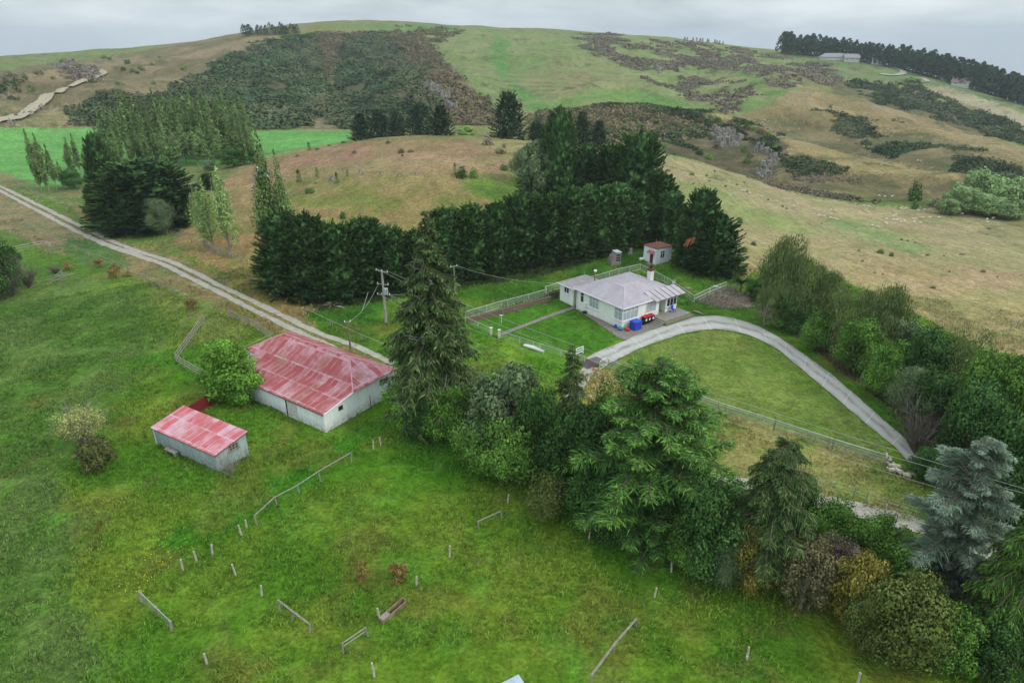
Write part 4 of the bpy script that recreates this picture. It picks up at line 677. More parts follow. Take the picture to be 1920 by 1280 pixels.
# row right of the driveway
RT = [(1462, 600, 443, 52, 'birch_tree', 0), (1500, 615, 470, 48, 'birch_tree', 1), (1538, 625, 510, 42, 'birch_tree', 0), (1585, 665, 515, 48, 'birch_tree', 1), (1635, 690, 532, 52, 'birch_tree', 0), (1600, 700, 585, 44, 'mid', 0), (1528, 655, 570, 36, 'mid', 1), (1480, 620, 545, 34, 'deep', 0),
      (1685, 705, 590, 44, 'grey', 0), (1720, 760, 610, 52, 'deep', 1), (1645, 740, 625, 46, 'mid', 1), (1780, 770, 600, 56, 'birch_tree', 1), (1700, 790, 680, 46, 'grey', 1), (1740, 830, 690, 52, 'deep', 0), (1830, 820, 640, 60, 'mid', 0), (1800, 880, 700, 62, 'deep', 1), (1890, 860, 660, 66, 'mid', 1), (1860, 940, 750, 66, 'deep', 0), (1930, 930, 700, 60, 'deep', 1),
      (1735, 900, 835, 40, 'deep', 1), (1418, 560, 520, 22, 'deep', 0), (1432, 610, 530, 30, 'birch_tree', 1)]
BD = {'birch_tree': B_birch, 'mid': B_mid, 'deep': B_deep, 'grey': B_grey}; WD = {'birch_tree': 'drooping olive birch', 'mid': 'mid green leafy tree', 'deep': 'dark green leafy tree', 'grey': 'grey-green leafy tree'}; cnt = {}
for u, vb, vt, hw, k, j in RT:
    cnt[k] = cnt.get(k, 0) + 1; tot = sum(1 for a in RT if a[4] == k); pos = sorted([a[0] for a in RT if a[4] == k]).index(u)
    scrub_at(BD[k][j], u, vb, vt, hw, 'birch_tree' if k == 'birch_tree' else 'leafy_tree', f'{WD[k]} right of the driveway, {ORD[pos]} of its kind from the house', 'tree')
# willows
for i, (u, vb, vt, hw, lb) in enumerate([(1800, 398, 338, 30, 'round pale willow at the left of the willow clump'), (1828, 394, 306, 36, 'tallest pale willow in the clump at the foot of the hills'), (1868, 402, 322, 36, 'pale willow second from the right in the willow clump'), (1905, 404, 342, 34, 'pale willow at the right edge of the picture'), (1842, 404, 352, 30, 'low pale willow in front of the tallest one'), (1775, 402, 368, 20, 'smallest willow at the left foot of the clump'), (1888, 410, 368, 26, 'low willow in front on the right of the clump')]):
    scrub_at(B_will[i % 2], u, vb, vt, hw, 'willow_tree', lb, 'tree')
# poplars
PO = [poplar(L_pop), poplar(L_pop, .12, 3000), poplar(L_pop, .10, 2400, stems=7)]; POD = poplar(L_pop, .15, 5200, .0095, stems=12, low=.06)
POL = [poplar(L_poplt, .17, 5200, .0095, stems=12, low=.06), poplar(L_poplt, .14, 5200, .009, stems=10, low=.06)]
for i, (u, vb, vt, hw) in enumerate([(78, 358, 240, 10), (92, 358, 247, 11), (107, 356, 268, 9), (120, 353, 302, 7), (142, 338, 255, 8), (153, 330, 248, 8), (164, 345, 326, 6), (174, 342, 262, 8), (186, 336, 244, 10), (172, 352, 308, 6)]):
    scrub_at(PO[i % 3], u, vb, vt, hw, 'poplar_tree', f'slim poplar beside the green field at the left, {ORD[sorted([78, 92, 107, 120, 142, 153, 164, 174, 186, 172]).index(u)]} from the left edge', 'tree', rad=.1)
gi = 0
for row, (v0, t0, n_, u0, u1, nm) in enumerate(((292, 176, 20, 250, 464, 'back'), (300, 200, 18, 200, 472, 'middle'), (310, 236, 17, 196, 474, 'front'))):
    for i in range(n_):
        u = u0 + (u1 - u0) * i / (n_ - 1) + rng.uniform(-3, 3); vt = t0 + rng.uniform(-12, 12) - (6 if 330 < u < 440 else 0)
        scrub_at(PO[gi % 3], u, v0 + rng.uniform(-3, 3) - (u - 330) * .03, vt, rng.uniform(9.5, 14), 'poplar_tree', f'grey-green poplar in the {nm} row of the dense grove, {ORD[i]} from the left', 'tree', 'poplars of the dense grove', rad=.1); gi += 1
for u, vb, vt, hw, k, lb in ((400, 462, 330, 26, 0, 'pale green poplar in front of the knoll, the left of the fenced pair'), (432, 470, 306, 27, 1, 'pale green poplar in front of the knoll, the taller of the fenced pair'), (522, 530, 240, 32, 2, 'tallest poplar at the left end of the shelter belt'), (548, 530, 278, 24, 2, 'slimmer poplar right beside the tallest one'), (376, 440, 345, 12, 0, 'small pale poplar at the left of the fenced pair')):
    scrub_at(POD if k == 2 else POL[k], u, vb, vt, hw, 'poplar_tree', lb, 'tree', rad=.15)
scrub_at(B_deep[0], 440, 312, 275, 24, 'leafy_tree', 'dark round tree at the foot of the poplar grove', 'tree'); scrub_at(B_deep[1], 478, 306, 280, 14, 'leafy_tree', 'small dark tree at the right end of the poplar grove', 'tree'); scrub_at(B_grey[0], 395, 320, 300, 12, 'leafy_tree', 'small grey-green tree below the poplar grove', 'tree')
# scattered bushes (low detail)
def bush(m, n_=150, leaf=.1, tall=1.): 
    e = rdir(n_); e[:, 2] = abs(e[:, 2]); q = leaves(e * rng.uniform(.55, 1.05, (n_, 1)) * np.array([.5, .5, .92 * tall]), nrm(e + rdir(n_) * .5), leaf); return cmesh('foliage', [(q, 0)], [m])
BU = {'g': [bush(L_deep, 320, .075), bush(L_mid, 320, .075)], 'b': [bush(L_brn, 200, .09), bush(L_purp, 200, .085)], 's': [cypress(L_mid, .4, 60, 22, spiky=2)[0], cypress(L_deep, .42, 60, 22, spiky=3)[0]]}
def put_bush(k, u, vb, vt, hw, label, group=None, rmin=0, i=0):
    global NB; NB += 1; b = hit(u, vb, rmin); d = math.hypot(b[0], b[1]); dt = ray(u, vt); z = CH + d * dt[2] / math.hypot(dt[0], dt[1]); h = max(z - b[2], .4); fw = b[1] * cp - (b[2] - CH) * sp
    o = obj('bush', BU[k][i % 2], None, (b[0], b[1], b[2] - .05)); o.scale = (hw / F * fw / .5,) * 2 + (h,); o.rotation_euler.z = rng.uniform(0, 6.28); tag(o, label, 'bush', group); return o
for k, u, vb, vt, hw, lb in (('s', 595, 334, 311, 8, 'young conifer on the knoll, the left of the upper group'), ('s', 632, 343, 321, 8, 'young conifer on the knoll next to a pale rock'), ('s', 652, 331, 316, 6, 'smallest young conifer of the upper group on the knoll'), ('s', 561, 341, 315, 10, 'young conifer beside the tall poplar on the knoll'),
        ('g', 581, 361, 350, 11, 'low wide dark bush on the left slope of the knoll'), ('g', 592, 344, 340, 4, 'tiny bush among the young conifers'), ('g', 643, 409, 394, 7, 'dark bush just above the shelter belt'), ('s', 853, 328, 303, 8, 'dark pointed bush at the left of the trio on the knoll'), ('g', 865, 333, 308, 12, 'dark broad bush in the middle of the trio on the knoll'), ('g', 888, 333, 311, 9, 'dark round bush at the right of the trio on the knoll'),
        ('b', 728, 269, 260, 5, 'brown bush near the crest of the knoll'), ('b', 665, 287, 280, 5, 'brown bush on the upper left of the knoll'), ('b', 752, 287, 276, 8, 'larger brown bush high on the knoll'), ('b', 770, 285, 279, 7, 'flat brown bush right of the larger one on the knoll'), ('b', 755, 293, 287, 3, 'tiny brown bush below the larger one on the knoll'),
        ('b', 914, 272, 256, 12, 'grey-brown bush at the crest right of the lime tree'), ('b', 938, 287, 275, 12, 'grey-brown bush below the lone pine'), ('b', 945, 277, 268, 4, 'small brown bush under the lone pine'), ('g', 945, 318, 306, 9, 'grey-green bush at the edge of the cypresses'), ('s', 580, 282, 265, 7, 'dark bush on the edge of the green field'),
        ('g', 595, 280, 276, 5, 'low bush on the skyline of the knoll, leftmost'), ('g', 617, 274, 270, 4, 'low bush on the skyline of the knoll, second'), ('g', 644, 268, 264, 6, 'low bush on the skyline of the knoll, third'), ('g', 558, 293, 289, 4, 'low bush at the left end of the knoll crest'),
        ('g', 1387, 418, 405, 6, 'lone dark round bush on the dry paddock, nearest the cypresses'), ('g', 1297, 328, 321, 6, 'dark bush on the upper dry paddock'), ('b', 1413, 459, 449, 6, 'dark brown bush above the first birch'), ('g', 1651, 474, 465, 8, 'dark bush on the dry paddock, the left of a pair'), ('g', 1671, 480, 471, 5, 'dark bush on the dry paddock, the right of a pair'),
        ('b', 1252, 321, 315, 6, 'brown bush beside the broad tall cypress'), ('b', 1739, 479, 474, 4, 'small brown bush right of the bush pair'), ('b', 1617, 490, 486, 3, 'small brown bush left below the bush pair'), ('b', 1749, 540, 533, 6, 'brown clump alone on the lower dry paddock'), ('b', 1804, 478, 473, 5, 'brown clump on the middle dry paddock'), ('b', 1843, 510, 503, 5, 'dark brown clump at right on the dry paddock'), ('b', 1854, 430, 425, 4, 'brown clump below the willows'),
        ('g', 1712, 376, 330, 13, 'dark thorn tree at the foot of the rocky ridge'), ('b', 1756, 387, 366, 14, 'purple-brown bush left of the willow clump'), ('g', 1714, 392, 372, 7, 'dark bush below the thorn tree'), ('g', 1205, 515, 508, 5, 'small plant behind the farmhouse')):
    put_bush(k, u, vb, vt, hw, lb, i=NB)
# bushes on the slopes: nothing tells them apart
HB = [('left hills', 'dark bush scattered on the bare left hills', [(68, 139), (77, 139), (47, 148), (174, 154), (10, 150), (12, 215), (232, 132), (262, 128), (268, 132), (248, 135), (258, 138), (288, 158), (320, 160), (345, 130), (115, 118), (195, 110), (205, 112), (285, 122), (240, 120), (300, 108), (180, 132), (168, 126), (152, 128), (30, 160), (36, 172), (60, 170), (5, 163), (20, 142), (100, 148), (220, 158)], 380, 5),
      ('rocky ridge', 'dark bush clinging to the rocky ridge', [(1310, 232), (1300, 245), (1345, 228), (1352, 236), (1368, 234), (1385, 236), (1400, 240), (1412, 244), (1425, 248), (1340, 245), (1335, 262), (1395, 285), (1405, 295), (1400, 305), (1312, 290), (1328, 298), (1345, 278), (1440, 258), (1425, 322), (1455, 280), (1270, 240), (1285, 255), (1262, 260), (1240, 235), (1225, 250), (1245, 275), (1265, 292), (1200, 240), (1185, 255), (1170, 245), (1160, 262), (1205, 262), (1150, 240), (1220, 275), (1190, 275), (1330, 228), (1432, 252)], 290, 7),
      ('dry paddock', 'tiny dark tussock on the dry paddock', [(1300, 345), (1325, 330), (1340, 322), (1365, 318), (1330, 340), (1382, 347), (1360, 350), (1400, 360), (1440, 375), (1456, 378), (1467, 388), (1475, 392), (1395, 343), (1540, 500), (1690, 450), (1702, 452), (1715, 455), (1655, 515), (1640, 512), (1540, 420), (1850, 440), (1870, 520), (1780, 510), (1610, 470), (1770, 480)], 90, 2.5)]
for nm, lb, pts, rm, s_ in HB:
    for j, (u, v) in enumerate(pts): sc_ = s_ * rng.uniform(.7, 1.4); put_bush('g' if j % 4 else 'b', u, v, v - sc_ * 1.5, sc_, lb, 'bushes on the ' + nm, rm, j)
# plantations on the skyline
def farpine(n_=170):
    z = rng.random(n_) ** .9; a = rng.uniform(0, 6.28, n_); R = .17 * (1 - z ** 2.2) ** .8 + .01; z = .12 + z * .88; p = np.stack([np.cos(a) * R, np.sin(a) * R, z], -1); q = leaves(p, nrm(np.stack([np.cos(a), np.sin(a), a * 0 + .4], -1) + rdir(n_) * .4), .045, .5)
    t = MB(); t.tube([(0, 0, 0), (0, 0, .5), (0, 0, .95)], [.018, .012, .003], 4); v, f = soup(q); V2 = np.array(t.v); F2 = np.array([x for x in t.f if len(x) == 4]) + len(v)
    return mesh('pine', np.concatenate([v, V2]), np.concatenate([f, F2]), [L_pine, BARK], np.r_[np.zeros(len(f)), np.ones(len(F2))])
FP = [farpine() for _ in range(4)]
def far_row(pts, nrow, dens, hpx, label, group, rmin, depth=14):
    P_ = seg_dense(np.array([list(p) + [h] for p, h in zip(pts, hpx)], float), dens)
    for k in range(nrow):
        for j, (u, v, h) in enumerate(P_):
            u_ = u + rng.uniform(-3, 3); b = hit(u_, v + 2, rmin); dr_ = math.hypot(b[0], b[1]); f_ = 1 + k * depth / dr_; x, y = b[0] * f_, b[1] * f_; z = float(terrain(np.array([x]), np.array([y]))[0]); dt = ray(u_, v - h * rng.uniform(.68, 1.1)); zt_ = CH + math.hypot(x, y) * dt[2] / math.hypot(dt[0], dt[1]); hh = max(zt_ - z, 4)
            o = obj('pine_tree', FP[(j + k) % 4], None, (x, y, z - .3)); wd = hh * rng.uniform(1.3, 1.9); o.scale = (wd, wd, hh); o.rotation_euler.z = rng.uniform(0, 6); tag(o, label, 'tree', group)
far_row([(1466, 99), (1560, 106), (1650, 120), (1700, 131), (1800, 158), (1880, 182), (1935, 200)], 2, 105, (38, 36, 36, 42, 46, 50, 48), 'dark pine in the long plantation on the right skyline', 'pines of the skyline plantation', 800)
far_row([(456, 66), (500, 64), (530, 63)], 1, 16, (20, 20, 20), 'dark pine in the larger skyline copse above the scrub hill', 'pines of the larger skyline copse', 850, 10); far_row([(533, 63), (560, 63)], 1, 7, (20, 18), 'dark pine in the smaller skyline copse right of the gap', 'pines of the smaller skyline copse', 850, 10)
far_row([(1284, 75), (1320, 78), (1358, 83)], 1, 12, (6, 7, 5), 'faint distant pine just above the green hill', 'pines behind the green hill', 880, 10)
# ------------------------------------------------------------------ scrub that nobody could count
def scrub(name, label, P, r0, r1, dens, size, mat_, leafn=16, hfac=.8, leaf=.27, thin=None, jag=14):
    P = np.array(P, float); leafn = int(leafn * 1.7); kk = max(2000, int(dens)); x0, y0 = P.min(0); x1, y1 = P.max(0)
    th0 = math.atan2(*(ray(x0, (y0 + y1) / 2)[:2])); th1 = math.atan2(*(ray(x1, (y0 + y1) / 2)[:2])); th = rng.uniform(th0 - .02, th1 + .02, kk * 3); r = np.sqrt(rng.uniform((r0 * S) ** 2, (r1 * S) ** 2, kk * 3)); x = np.sin(th) * r; y = np.cos(th) * r; z = terrain(x, y)
    u, v = project(np.stack([x, y, z], -1)); k = inpoly(u + rng.normal(size=len(x)) * 5 + (fbm(x / 20, y / 20, 4, 51) - .5) * 3 * jag, v + rng.normal(size=len(x)) * 2 + (fbm(x / 20, y / 20, 4, 52) - .5) * 2 * jag, P)
    if thin is not None: k &= fbm(x / thin[0], y / thin[0], 4, 61) + rng.uniform(-.06, .06, len(x)) > thin[1]
    x, y, z = x[k], y[k], z[k]; n_ = len(x)
    if n_ > kk: x, y, z = x[:kk], y[:kk], z[:kk]; n_ = kk
    sz = size * rng.uniform(.3, 1.25, n_) ** 1.2 * 1.1; sz *= (.7 + .8 * fbm(x / 12, y / 12, 3, 71)); e = rdir(n_ * leafn); e[:, 2] = abs(e[:, 2]); S3 = np.repeat(sz, leafn)[:, None]; c = np.repeat(np.stack([x, y, z], -1), leafn, 0)
    q = leaves(c + e * S3 * np.array([1, 1, hfac * 1.1]) * rng.uniform(.5, 1.1, (len(e), 1)), nrm(e + rdir(len(e)) * .35), (S3 * leaf).ravel(), .7); return tag(obj(name, cmesh(name, [(q, 0)], [mat_])), label, 'scrub', None, 'stuff')
scrub('gorse_scrub', 'dark green scrub covering the steep hill behind the poplars', [(300, 232), (330, 160), (480, 86), (560, 72), (600, 64), (600, 110), (612, 155), (620, 176), (600, 205), (575, 235), (480, 245)], 395, 900, 15000, 1.9, L_gorse, 14, thin=(22, .35))
scrub('gorse_scrub', 'dark green scrub on the valley side left of the green hill', [(640, 66), (745, 64), (760, 110), (800, 150), (830, 200), (830, 240), (660, 245), (625, 230), (600, 210), (625, 170), (645, 110)], 395, 900, 10000, 1.9, L_gorse, 15, thin=(28, .36))
scrub('bracken_scrub', 'brown scrub along the spur left of the green hill', [(590, 62), (760, 58), (860, 58), (800, 82), (860, 140), (925, 205), (960, 240), (850, 245), (800, 190), (760, 130), (640, 68), (640, 110), (615, 150), (600, 110)], 395, 950, 7000, 1.6, L_brack, 12, thin=(18, .33))
scrub('gorse_scrub', 'dark scrub patch left of the poplars on the far slope', [(125, 236), (150, 195), (200, 168), (280, 183), (330, 175), (330, 238)], 395, 700, 3500, 1.6, L_gorse, 12)
scrub('rock_scrub', 'rocky grey scrub on the far left hill', [(90, 125), (130, 115), (190, 130), (195, 145), (150, 150), (100, 138)], 450, 900, 900, 1.5, L_heath, 10, thin=(14, .42))
scrub('rock_scrub', 'dark scrub at the left edge of the far hills', [(-60, 135), (30, 145), (60, 165), (40, 185), (-60, 175)], 400, 900, 900, 1.5, L_gorse, 10, thin=(14, .5))
scrub('dead_gorse_scrub', 'purple-brown dead gorse stripe on the green hill', [(1082, 68), (1140, 64), (1200, 80), (1280, 85), (1330, 88), (1360, 105), (1380, 130), (1420, 150), (1400, 185), (1372, 216), (1340, 205), (1290, 185), (1180, 130), (1110, 95)], 440, 1050, 9000, 1.6, L_heath, 13, hfac=.6, thin=(26, .44))
scrub('dead_gorse_scrub', 'purple-brown dead gorse patch below the long plantation', [(1370, 92), (1440, 105), (1500, 112), (1570, 130), (1570, 155), (1520, 165), (1450, 155), (1400, 130)], 500, 1050, 5500, 1.6, L_heath, 13, hfac=.6, thin=(22, .48))
scrub('gorse_scrub', 'dark gorse belt running down the valley on the right', [(1590, 158), (1650, 156), (1740, 172), (1820, 205), (1920, 245), (2100, 330), (1930, 272), (1850, 250), (1790, 225), (1700, 195), (1640, 190)], 560, 900, 6500, 1.8, L_gorse, 12, thin=(30, .33))
scrub('gorse_scrub', 'dark gorse patches on the second ridge', [(1430, 215), (1560, 205), (1700, 235), (1920, 300), (2000, 350), (1930, 350), (1800, 310), (1620, 275), (1480, 245)], 400, 560, 6000, 1.2, L_gorse, 11, thin=(24, .56))
scrub('gorse_scrub', 'dark gorse belt at the foot of the second ridge', [(1590, 262), (1700, 262), (1850, 300), (1930, 330), (1930, 365), (1800, 330), (1640, 290)], 360, 480, 3500, 1.2, L_gorse, 11, thin=(20, .5))
scrub('gorse_scrub', 'dark gorse patch in the middle of the rocky ridge', [(1470, 300), (1530, 296), (1590, 308), (1580, 325), (1500, 325)], 290, 400, 1300, .8, L_gorse, 12, thin=(14, .4))
scrub('gorse_scrub', 'dark scrub along the top of the rocky bluff', [(1290, 226), (1400, 236), (1460, 256), (1475, 285), (1455, 300), (1430, 275), (1380, 250), (1300, 250)], 290, 450, 1500, 1.1, L_gorse, 12, thin=(10, .44))
scrub('heath_scrub', 'brown low scrub along the foot of the rocky ridge', [(1400, 325), (1450, 330), (1560, 310), (1620, 330), (1640, 372), (1560, 378), (1440, 350)], 270, 400, 2600, .7, L_heath, 10, thin=(12, .5), hfac=.6)
scrub('gorse_scrub', 'dark scrub line along the rim of the bowl', [(1110, 200), (1130, 192), (1200, 192), (1320, 208), (1330, 218), (1250, 212), (1140, 205)], 380, 460, 900, 1.1, L_gorse, 12)
scrub('bracken_scrub', 'mixed brown scrub filling the bowl behind the cypresses', [(1000, 205), (1120, 205), (1240, 215), (1320, 222), (1310, 260), (1220, 275), (1120, 262), (1000, 262)], 330, 460, 4200, 1.2, L_brack, 12, thin=(14, .36))
scrub('gorse_scrub', 'dark scrub mixed through the bowl behind the cypresses', [(1000, 205), (1120, 205), (1320, 222), (1310, 290), (1220, 285), (1120, 262), (1000, 262)], 320, 460, 3200, 1.3, L_gorse, 12, thin=(12, .5))
scrub('tussock', 'dry brown growth on the bank along the farm track', [(0, 395), (60, 420), (130, 470), (200, 505), (300, 545), (380, 580), (470, 640), (400, 600), (300, 560), (200, 500), (90, 478), (0, 440)], 100, 300, 2500, .3, L_brack, 9, thin=(4, .45))
scrub('tussock', 'straw and brown tussocks on the bank above the farm track', [(240, 455), (330, 440), (420, 480), (520, 520), (600, 600), (560, 590), (460, 545), (340, 490)], 100, 220, 2500, .22, leafm('straw', (134, 116, 76), (150, 128, 92), .25), 8, thin=(4, .42))
scrub('tussock', 'pale tussocks beside the driveway entrance', [(1110, 695), (1150, 700), (1180, 735), (1140, 775), (1100, 750)], 60, 140, 260, .2, leafm('pale_tussock', (130, 120, 78), (150, 140, 98), .25), 12, hfac=1.1)
# grass tufts over the near fields
ng = 170000; r = np.sqrt(rng.uniform(30 ** 2, 112 ** 2, ng)) ; th = rng.uniform(-.85, .85, ng); x = np.sin(th) * r; y = np.cos(th) * r; z = terrain(x, y); u, v = project(np.stack([x, y, z], -1))
k = ~inpoly(u, v, [(870, 605), (1050, 555), (1250, 570), (1450, 590), (1760, 860), (1750, 900), (1660, 865), (1345, 770), (1100, 700)]) & (fbm(x / 3, y / 3, 3, 81) + rng.uniform(-.1, .1, ng) > .42)
for P in ([(700, 690), (900, 795), (1000, 845), (1290, 890), (1540, 935), (1900, 1030), (1900, 1060), (1540, 955), (1290, 905), (990, 860), (880, 800), (700, 705)], [(0, 345), (300, 480), (520, 580), (740, 680), (740, 700), (500, 600), (280, 500), (0, 370)]): k &= ~inpoly(u, v, P)
x, y, z = x[k], y[k], z[k]; gc_ = landcolor(x, y, z) * rng.uniform(.7, 1.6, (len(x), 1)); n_ = len(x); nb_ = 3
p = np.repeat(np.stack([x, y, z], -1), nb_, 0) + rng.normal(size=(n_ * nb_, 3)) * np.array([.1, .1, 0]); d = nrm(rdir(n_ * nb_) * .75 + np.array([.25, .1, 1.0])); q = blades(p, d, rng.uniform(.12, .42, n_ * nb_), .04)
vv, ff = soup(q); cc = np.repeat(np.repeat(gc_, nb_, 0), 4, 0)
gm2, t_, b2 = nmat('grass_blades'); at_ = nd(t_, 'ShaderNodeAttribute', attribute_name='Col'); t_.links.new(at_.outputs['Color'], b2.inputs['Base Color']); b2.inputs['Roughness'].default_value = .7
tag(obj('grass', mesh('grass', vv, ff, gm2, cols=cc)), 'long tufted pasture grass on the near fields', 'grass', None, 'stuff')
# ------------------------------------------------------------------ buildings
def slab(mb, pts, th=.09, m=0):
    pts = [Vector(p) for p in pts]; lo = [p - Vector((0, 0, th)) for p in pts]; mb.poly(pts, m); mb.poly(lo[::-1], m)
    for i in range(len(pts)): j = (i + 1) % len(pts); mb.poly([pts[i], lo[i], lo[j], pts[j]], m)
def roofm(name, c1, c2, c3, ax=0, pink=.45, period=2.7):
    """painted corrugated iron weathered sheet by sheet, streaks running down the fall of the roof"""
    m, t, b = nmat(name); oc = nd(t, 'ShaderNodeTexCoord').outputs['Object']; s_ = nd(t, 'ShaderNodeSeparateXYZ'); t.links.new(oc, s_.inputs[0]); al, ac = (s_.outputs[0], s_.outputs[1]) if ax == 0 else (s_.outputs[1], s_.outputs[0])
    sa = mathn(t, 'FLOOR', mathn(t, 'MULTIPLY', ac, 1 / .95)); sl = mathn(t, 'FLOOR', mathn(t, 'DIVIDE', al, period)); cmb_ = nd(t, 'ShaderNodeCombineXYZ'); t.links.new(sa, cmb_.inputs[0]); t.links.new(sl, cmb_.inputs[1])
    wn = nd(t, 'ShaderNodeTexWhiteNoise'); t.links.new(cmb_.outputs[0], wn.inputs['Vector']); st = noise(t, mapping(t, oc, (.45, 9, 1) if ax == 0 else (9, .45, 1)), 1.3, 5, .8); bl_ = noise(t, oc, .42, 5, .65)
    k = mathn(t, 'ADD', mathn(t, 'MULTIPLY', st, .55), mathn(t, 'MULTIPLY', bl_, .5)); k = mathn(t, 'ADD', k, mathn(t, 'MULTIPLY', mathn(t, 'SUBTRACT', wn.outputs['Value'], .5), .22))
    c = mix(t, rampv(t, k, pink, pink + .2), lin(c1), lin(c2)); rs = rampv(t, mathn(t, 'ADD', noise(t, oc, .28, 4, .6), mathn(t, 'MULTIPLY', mathn(t, 'SUBTRACT', wn.outputs['Value'], .5), .2)), .54, .62, 0, .75); c = mix(t, rs, c, lin(c3))
    lap = mathn(t, 'LESS_THAN', mathn(t, 'FRACT', mathn(t, 'DIVIDE', al, period)), .08); lapk = mathn(t, 'MULTIPLY', lap, rampv(t, noise(t, oc, .9, 3), .38, .6, .1, .75)); c = mix(t, lapk, c, lin(c2))
    seam = mathn(t, 'MULTIPLY', mathn(t, 'LESS_THAN', mathn(t, 'FRACT', mathn(t, 'MULTIPLY', ac, 1 / .95)), .12), rampv(t, noise(t, oc, .7, 3), .4, .6, 0, .8)); c = mix(t, seam, c, lin(c2))
    t.links.new(c, b.inputs['Base Color']); b.inputs['Roughness'].default_value = .5; b.inputs['Specular IOR Level'].default_value = .35
    wv = nd(t, 'ShaderNodeTexWave', bands_direction='Y' if ax == 0 else 'X'); wv.inputs['Scale'].default_value = 1.5; t.links.new(oc, wv.inputs['Vector']); bp = nd(t, 'ShaderNodeBump'); bp.inputs['Strength'].default_value = .35; bp.inputs['Distance'].default_value = .03; t.links.new(wv.outputs['Fac'], bp.inputs['Height']); t.links.new(bp.outputs[0], b.inputs['Normal']); return m
RX = roofm('worn_red_iron_front', (150, 62, 62), (188, 152, 158), (136, 82, 62), 0, .49); RY = roofm('worn_red_iron_end', (150, 62, 62), (188, 154, 162), (136, 82, 62), 1, .46)
RS = roofm('faded_red_iron', (180, 78, 84), (194, 166, 174), (170, 84, 80), 0, .45, 2.4)
GX = worn('lilac_grey_iron', (168, 160, 166), (152, 144, 150), .5, (144, 140, 146), rough=.55); GD = worn('dirty_grey_iron', (148, 146, 146), (124, 122, 118), .9, (108, 106, 100), rough=.7); RIB = worn('dark_rib', (84, 72, 66), (70, 60, 56), 2)
def wallm(name, a, b_, dirt, z0=0, z1=1.2):
    m, t, b = nmat(name); oc = nd(t, 'ShaderNodeTexCoord').outputs['Object']; s_ = nd(t, 'ShaderNodeSeparateXYZ'); t.links.new(oc, s_.inputs[0])
    c = mix(t, rampv(t, noise(t, mapping(t, oc, (1, 1, .3)), 1.1, 5, .7), .35, .65), lin(a), lin(b_)); sp_ = mathn(t, 'MULTIPLY', rampv(t, s_.outputs[2], z0, z1, 1, 0), rampv(t, noise(t, oc, 2.2, 5, .7), .35, .6)); c = mix(t, sp_, c, lin(dirt))
    c = mix(t, rampv(t, noise(t, mapping(t, oc, (4, 4, .4)), .8, 4, .7), .58, .75, 0, .55), c, lin(dirt)); t.links.new(c, b.inputs['Base Color']); return m
W_shed = wallm('whitewashed_wall', (240, 244, 242), (224, 230, 226), (140, 136, 122), -.1, 1.3); W_small = wallm('grey_green_iron_wall', (176, 190, 188), (150, 164, 162), (108, 108, 98), -.1, 1.6)
W_house = wallm('cream_stucco', (240, 242, 234), (230, 234, 226), (190, 188, 176), -.2, .6); W_hut = wallm('white_weatherboard', (242, 245, 248), (230, 235, 240), (168, 168, 160), 0, .4)
WHITE = worn('white_paint', (236, 238, 240), (220, 222, 224), 2, rough=.5); TIMB = worn('grey_timber', (148, 142, 130), (116, 110, 100), 3, (166, 162, 150), stretch=(1, 1, .3)); CONC = worn('concrete', (150, 146, 136), (126, 122, 112), 1.4, (108, 104, 92))
def glassm(name, c, r=.12):
    m, t, b = nmat(name); oc = nd(t, 'ShaderNodeTexCoord').outputs['Object']; t.links.new(mix(t, rampv(t, noise(t, mapping(t, oc, (6, 6, .5)), 1.5, 2), .35, .65), lin(c), lin([x * .8 for x in c])), b.inputs['Base Color']); b.inputs['Roughness'].default_value = r; b.inputs['Specular IOR Level'].default_value = .6; return m
G_cur = glassm('curtained_glass', (186, 196, 198)); G_dark = glassm('dark_glass', (52, 58, 62)); BLACK = worn('black_plastic', (34, 34, 36), (50, 50, 52), 3, rough=.5); RED = worn('red_plastic', (204, 40, 48), (186, 34, 42), 3, rough=.4); BLUE = worn('blue_plastic', (40, 66, 190), (60, 96, 214), 3, rough=.4); TEAL = worn('teal_plastic', (60, 140, 170), (46, 110, 150), 3, rough=.5); REDP = worn('dull_red_paint', (128, 42, 44), (110, 38, 40), 2); BRICK = worn('brick', (122, 66, 50), (96, 54, 44), 3)
def win(root, ax, pos, c0, c1, z0, z1, cols=3, top=.3, glass=G_cur, proud=.07, frame=WHITE, sill=True, w_=.09):
    def P(mb, a0, a1, za, zb, d0, d1, m=0):
        if ax == 'x': mb.box(a0, a1, pos - d1, pos - d0, za, zb, m)
        else: mb.box(pos - d1, pos - d0, a0, a1, za, zb, m)
    f = MB(); P(f, c0, c0 + w_, z0, z1, -.03, proud); P(f, c1 - w_, c1, z0, z1, -.03, proud); P(f, c0 + w_, c1 - w_, z1 - w_, z1, -.03, proud - .003); P(f, c0 + w_, c1 - w_, z0, z0 + w_, -.03, proud - .003); zt_ = z1 - (z1 - z0) * top
    if top: P(f, c0 + w_, c1 - w_, zt_ - w_ * .4, zt_ + w_ * .4, -.03, proud - .006)
    for i in range(1, cols): x = c0 + (c1 - c0) * i / cols; P(f, x - w_ * .45, x + w_ * .45, z0 + w_, z1 - w_, -.03, proud - .009)
    fo = f.build('window', frame, root); g = MB(); P(g, c0 + w_ * .5, c1 - w_ * .5, z0 + w_ * .5, z1 - w_ * .5, -.02, .02); g.build('pane', glass, fo)
    if sill: s_ = MB(); P(s_, c0 - .1, c1 + .1, z0 - .1, z0 - .004, -.03, proud + .1); s_.build('sill', frame, fo)
    return fo
def root_at(name, u, v, deg, label, cat, sc_=S):
    b = hit(u, v); r = empty(name, (b[0], b[1], b[2] - .0), math.radians(deg), label, cat); r.scale = (sc_,) * 3; return r
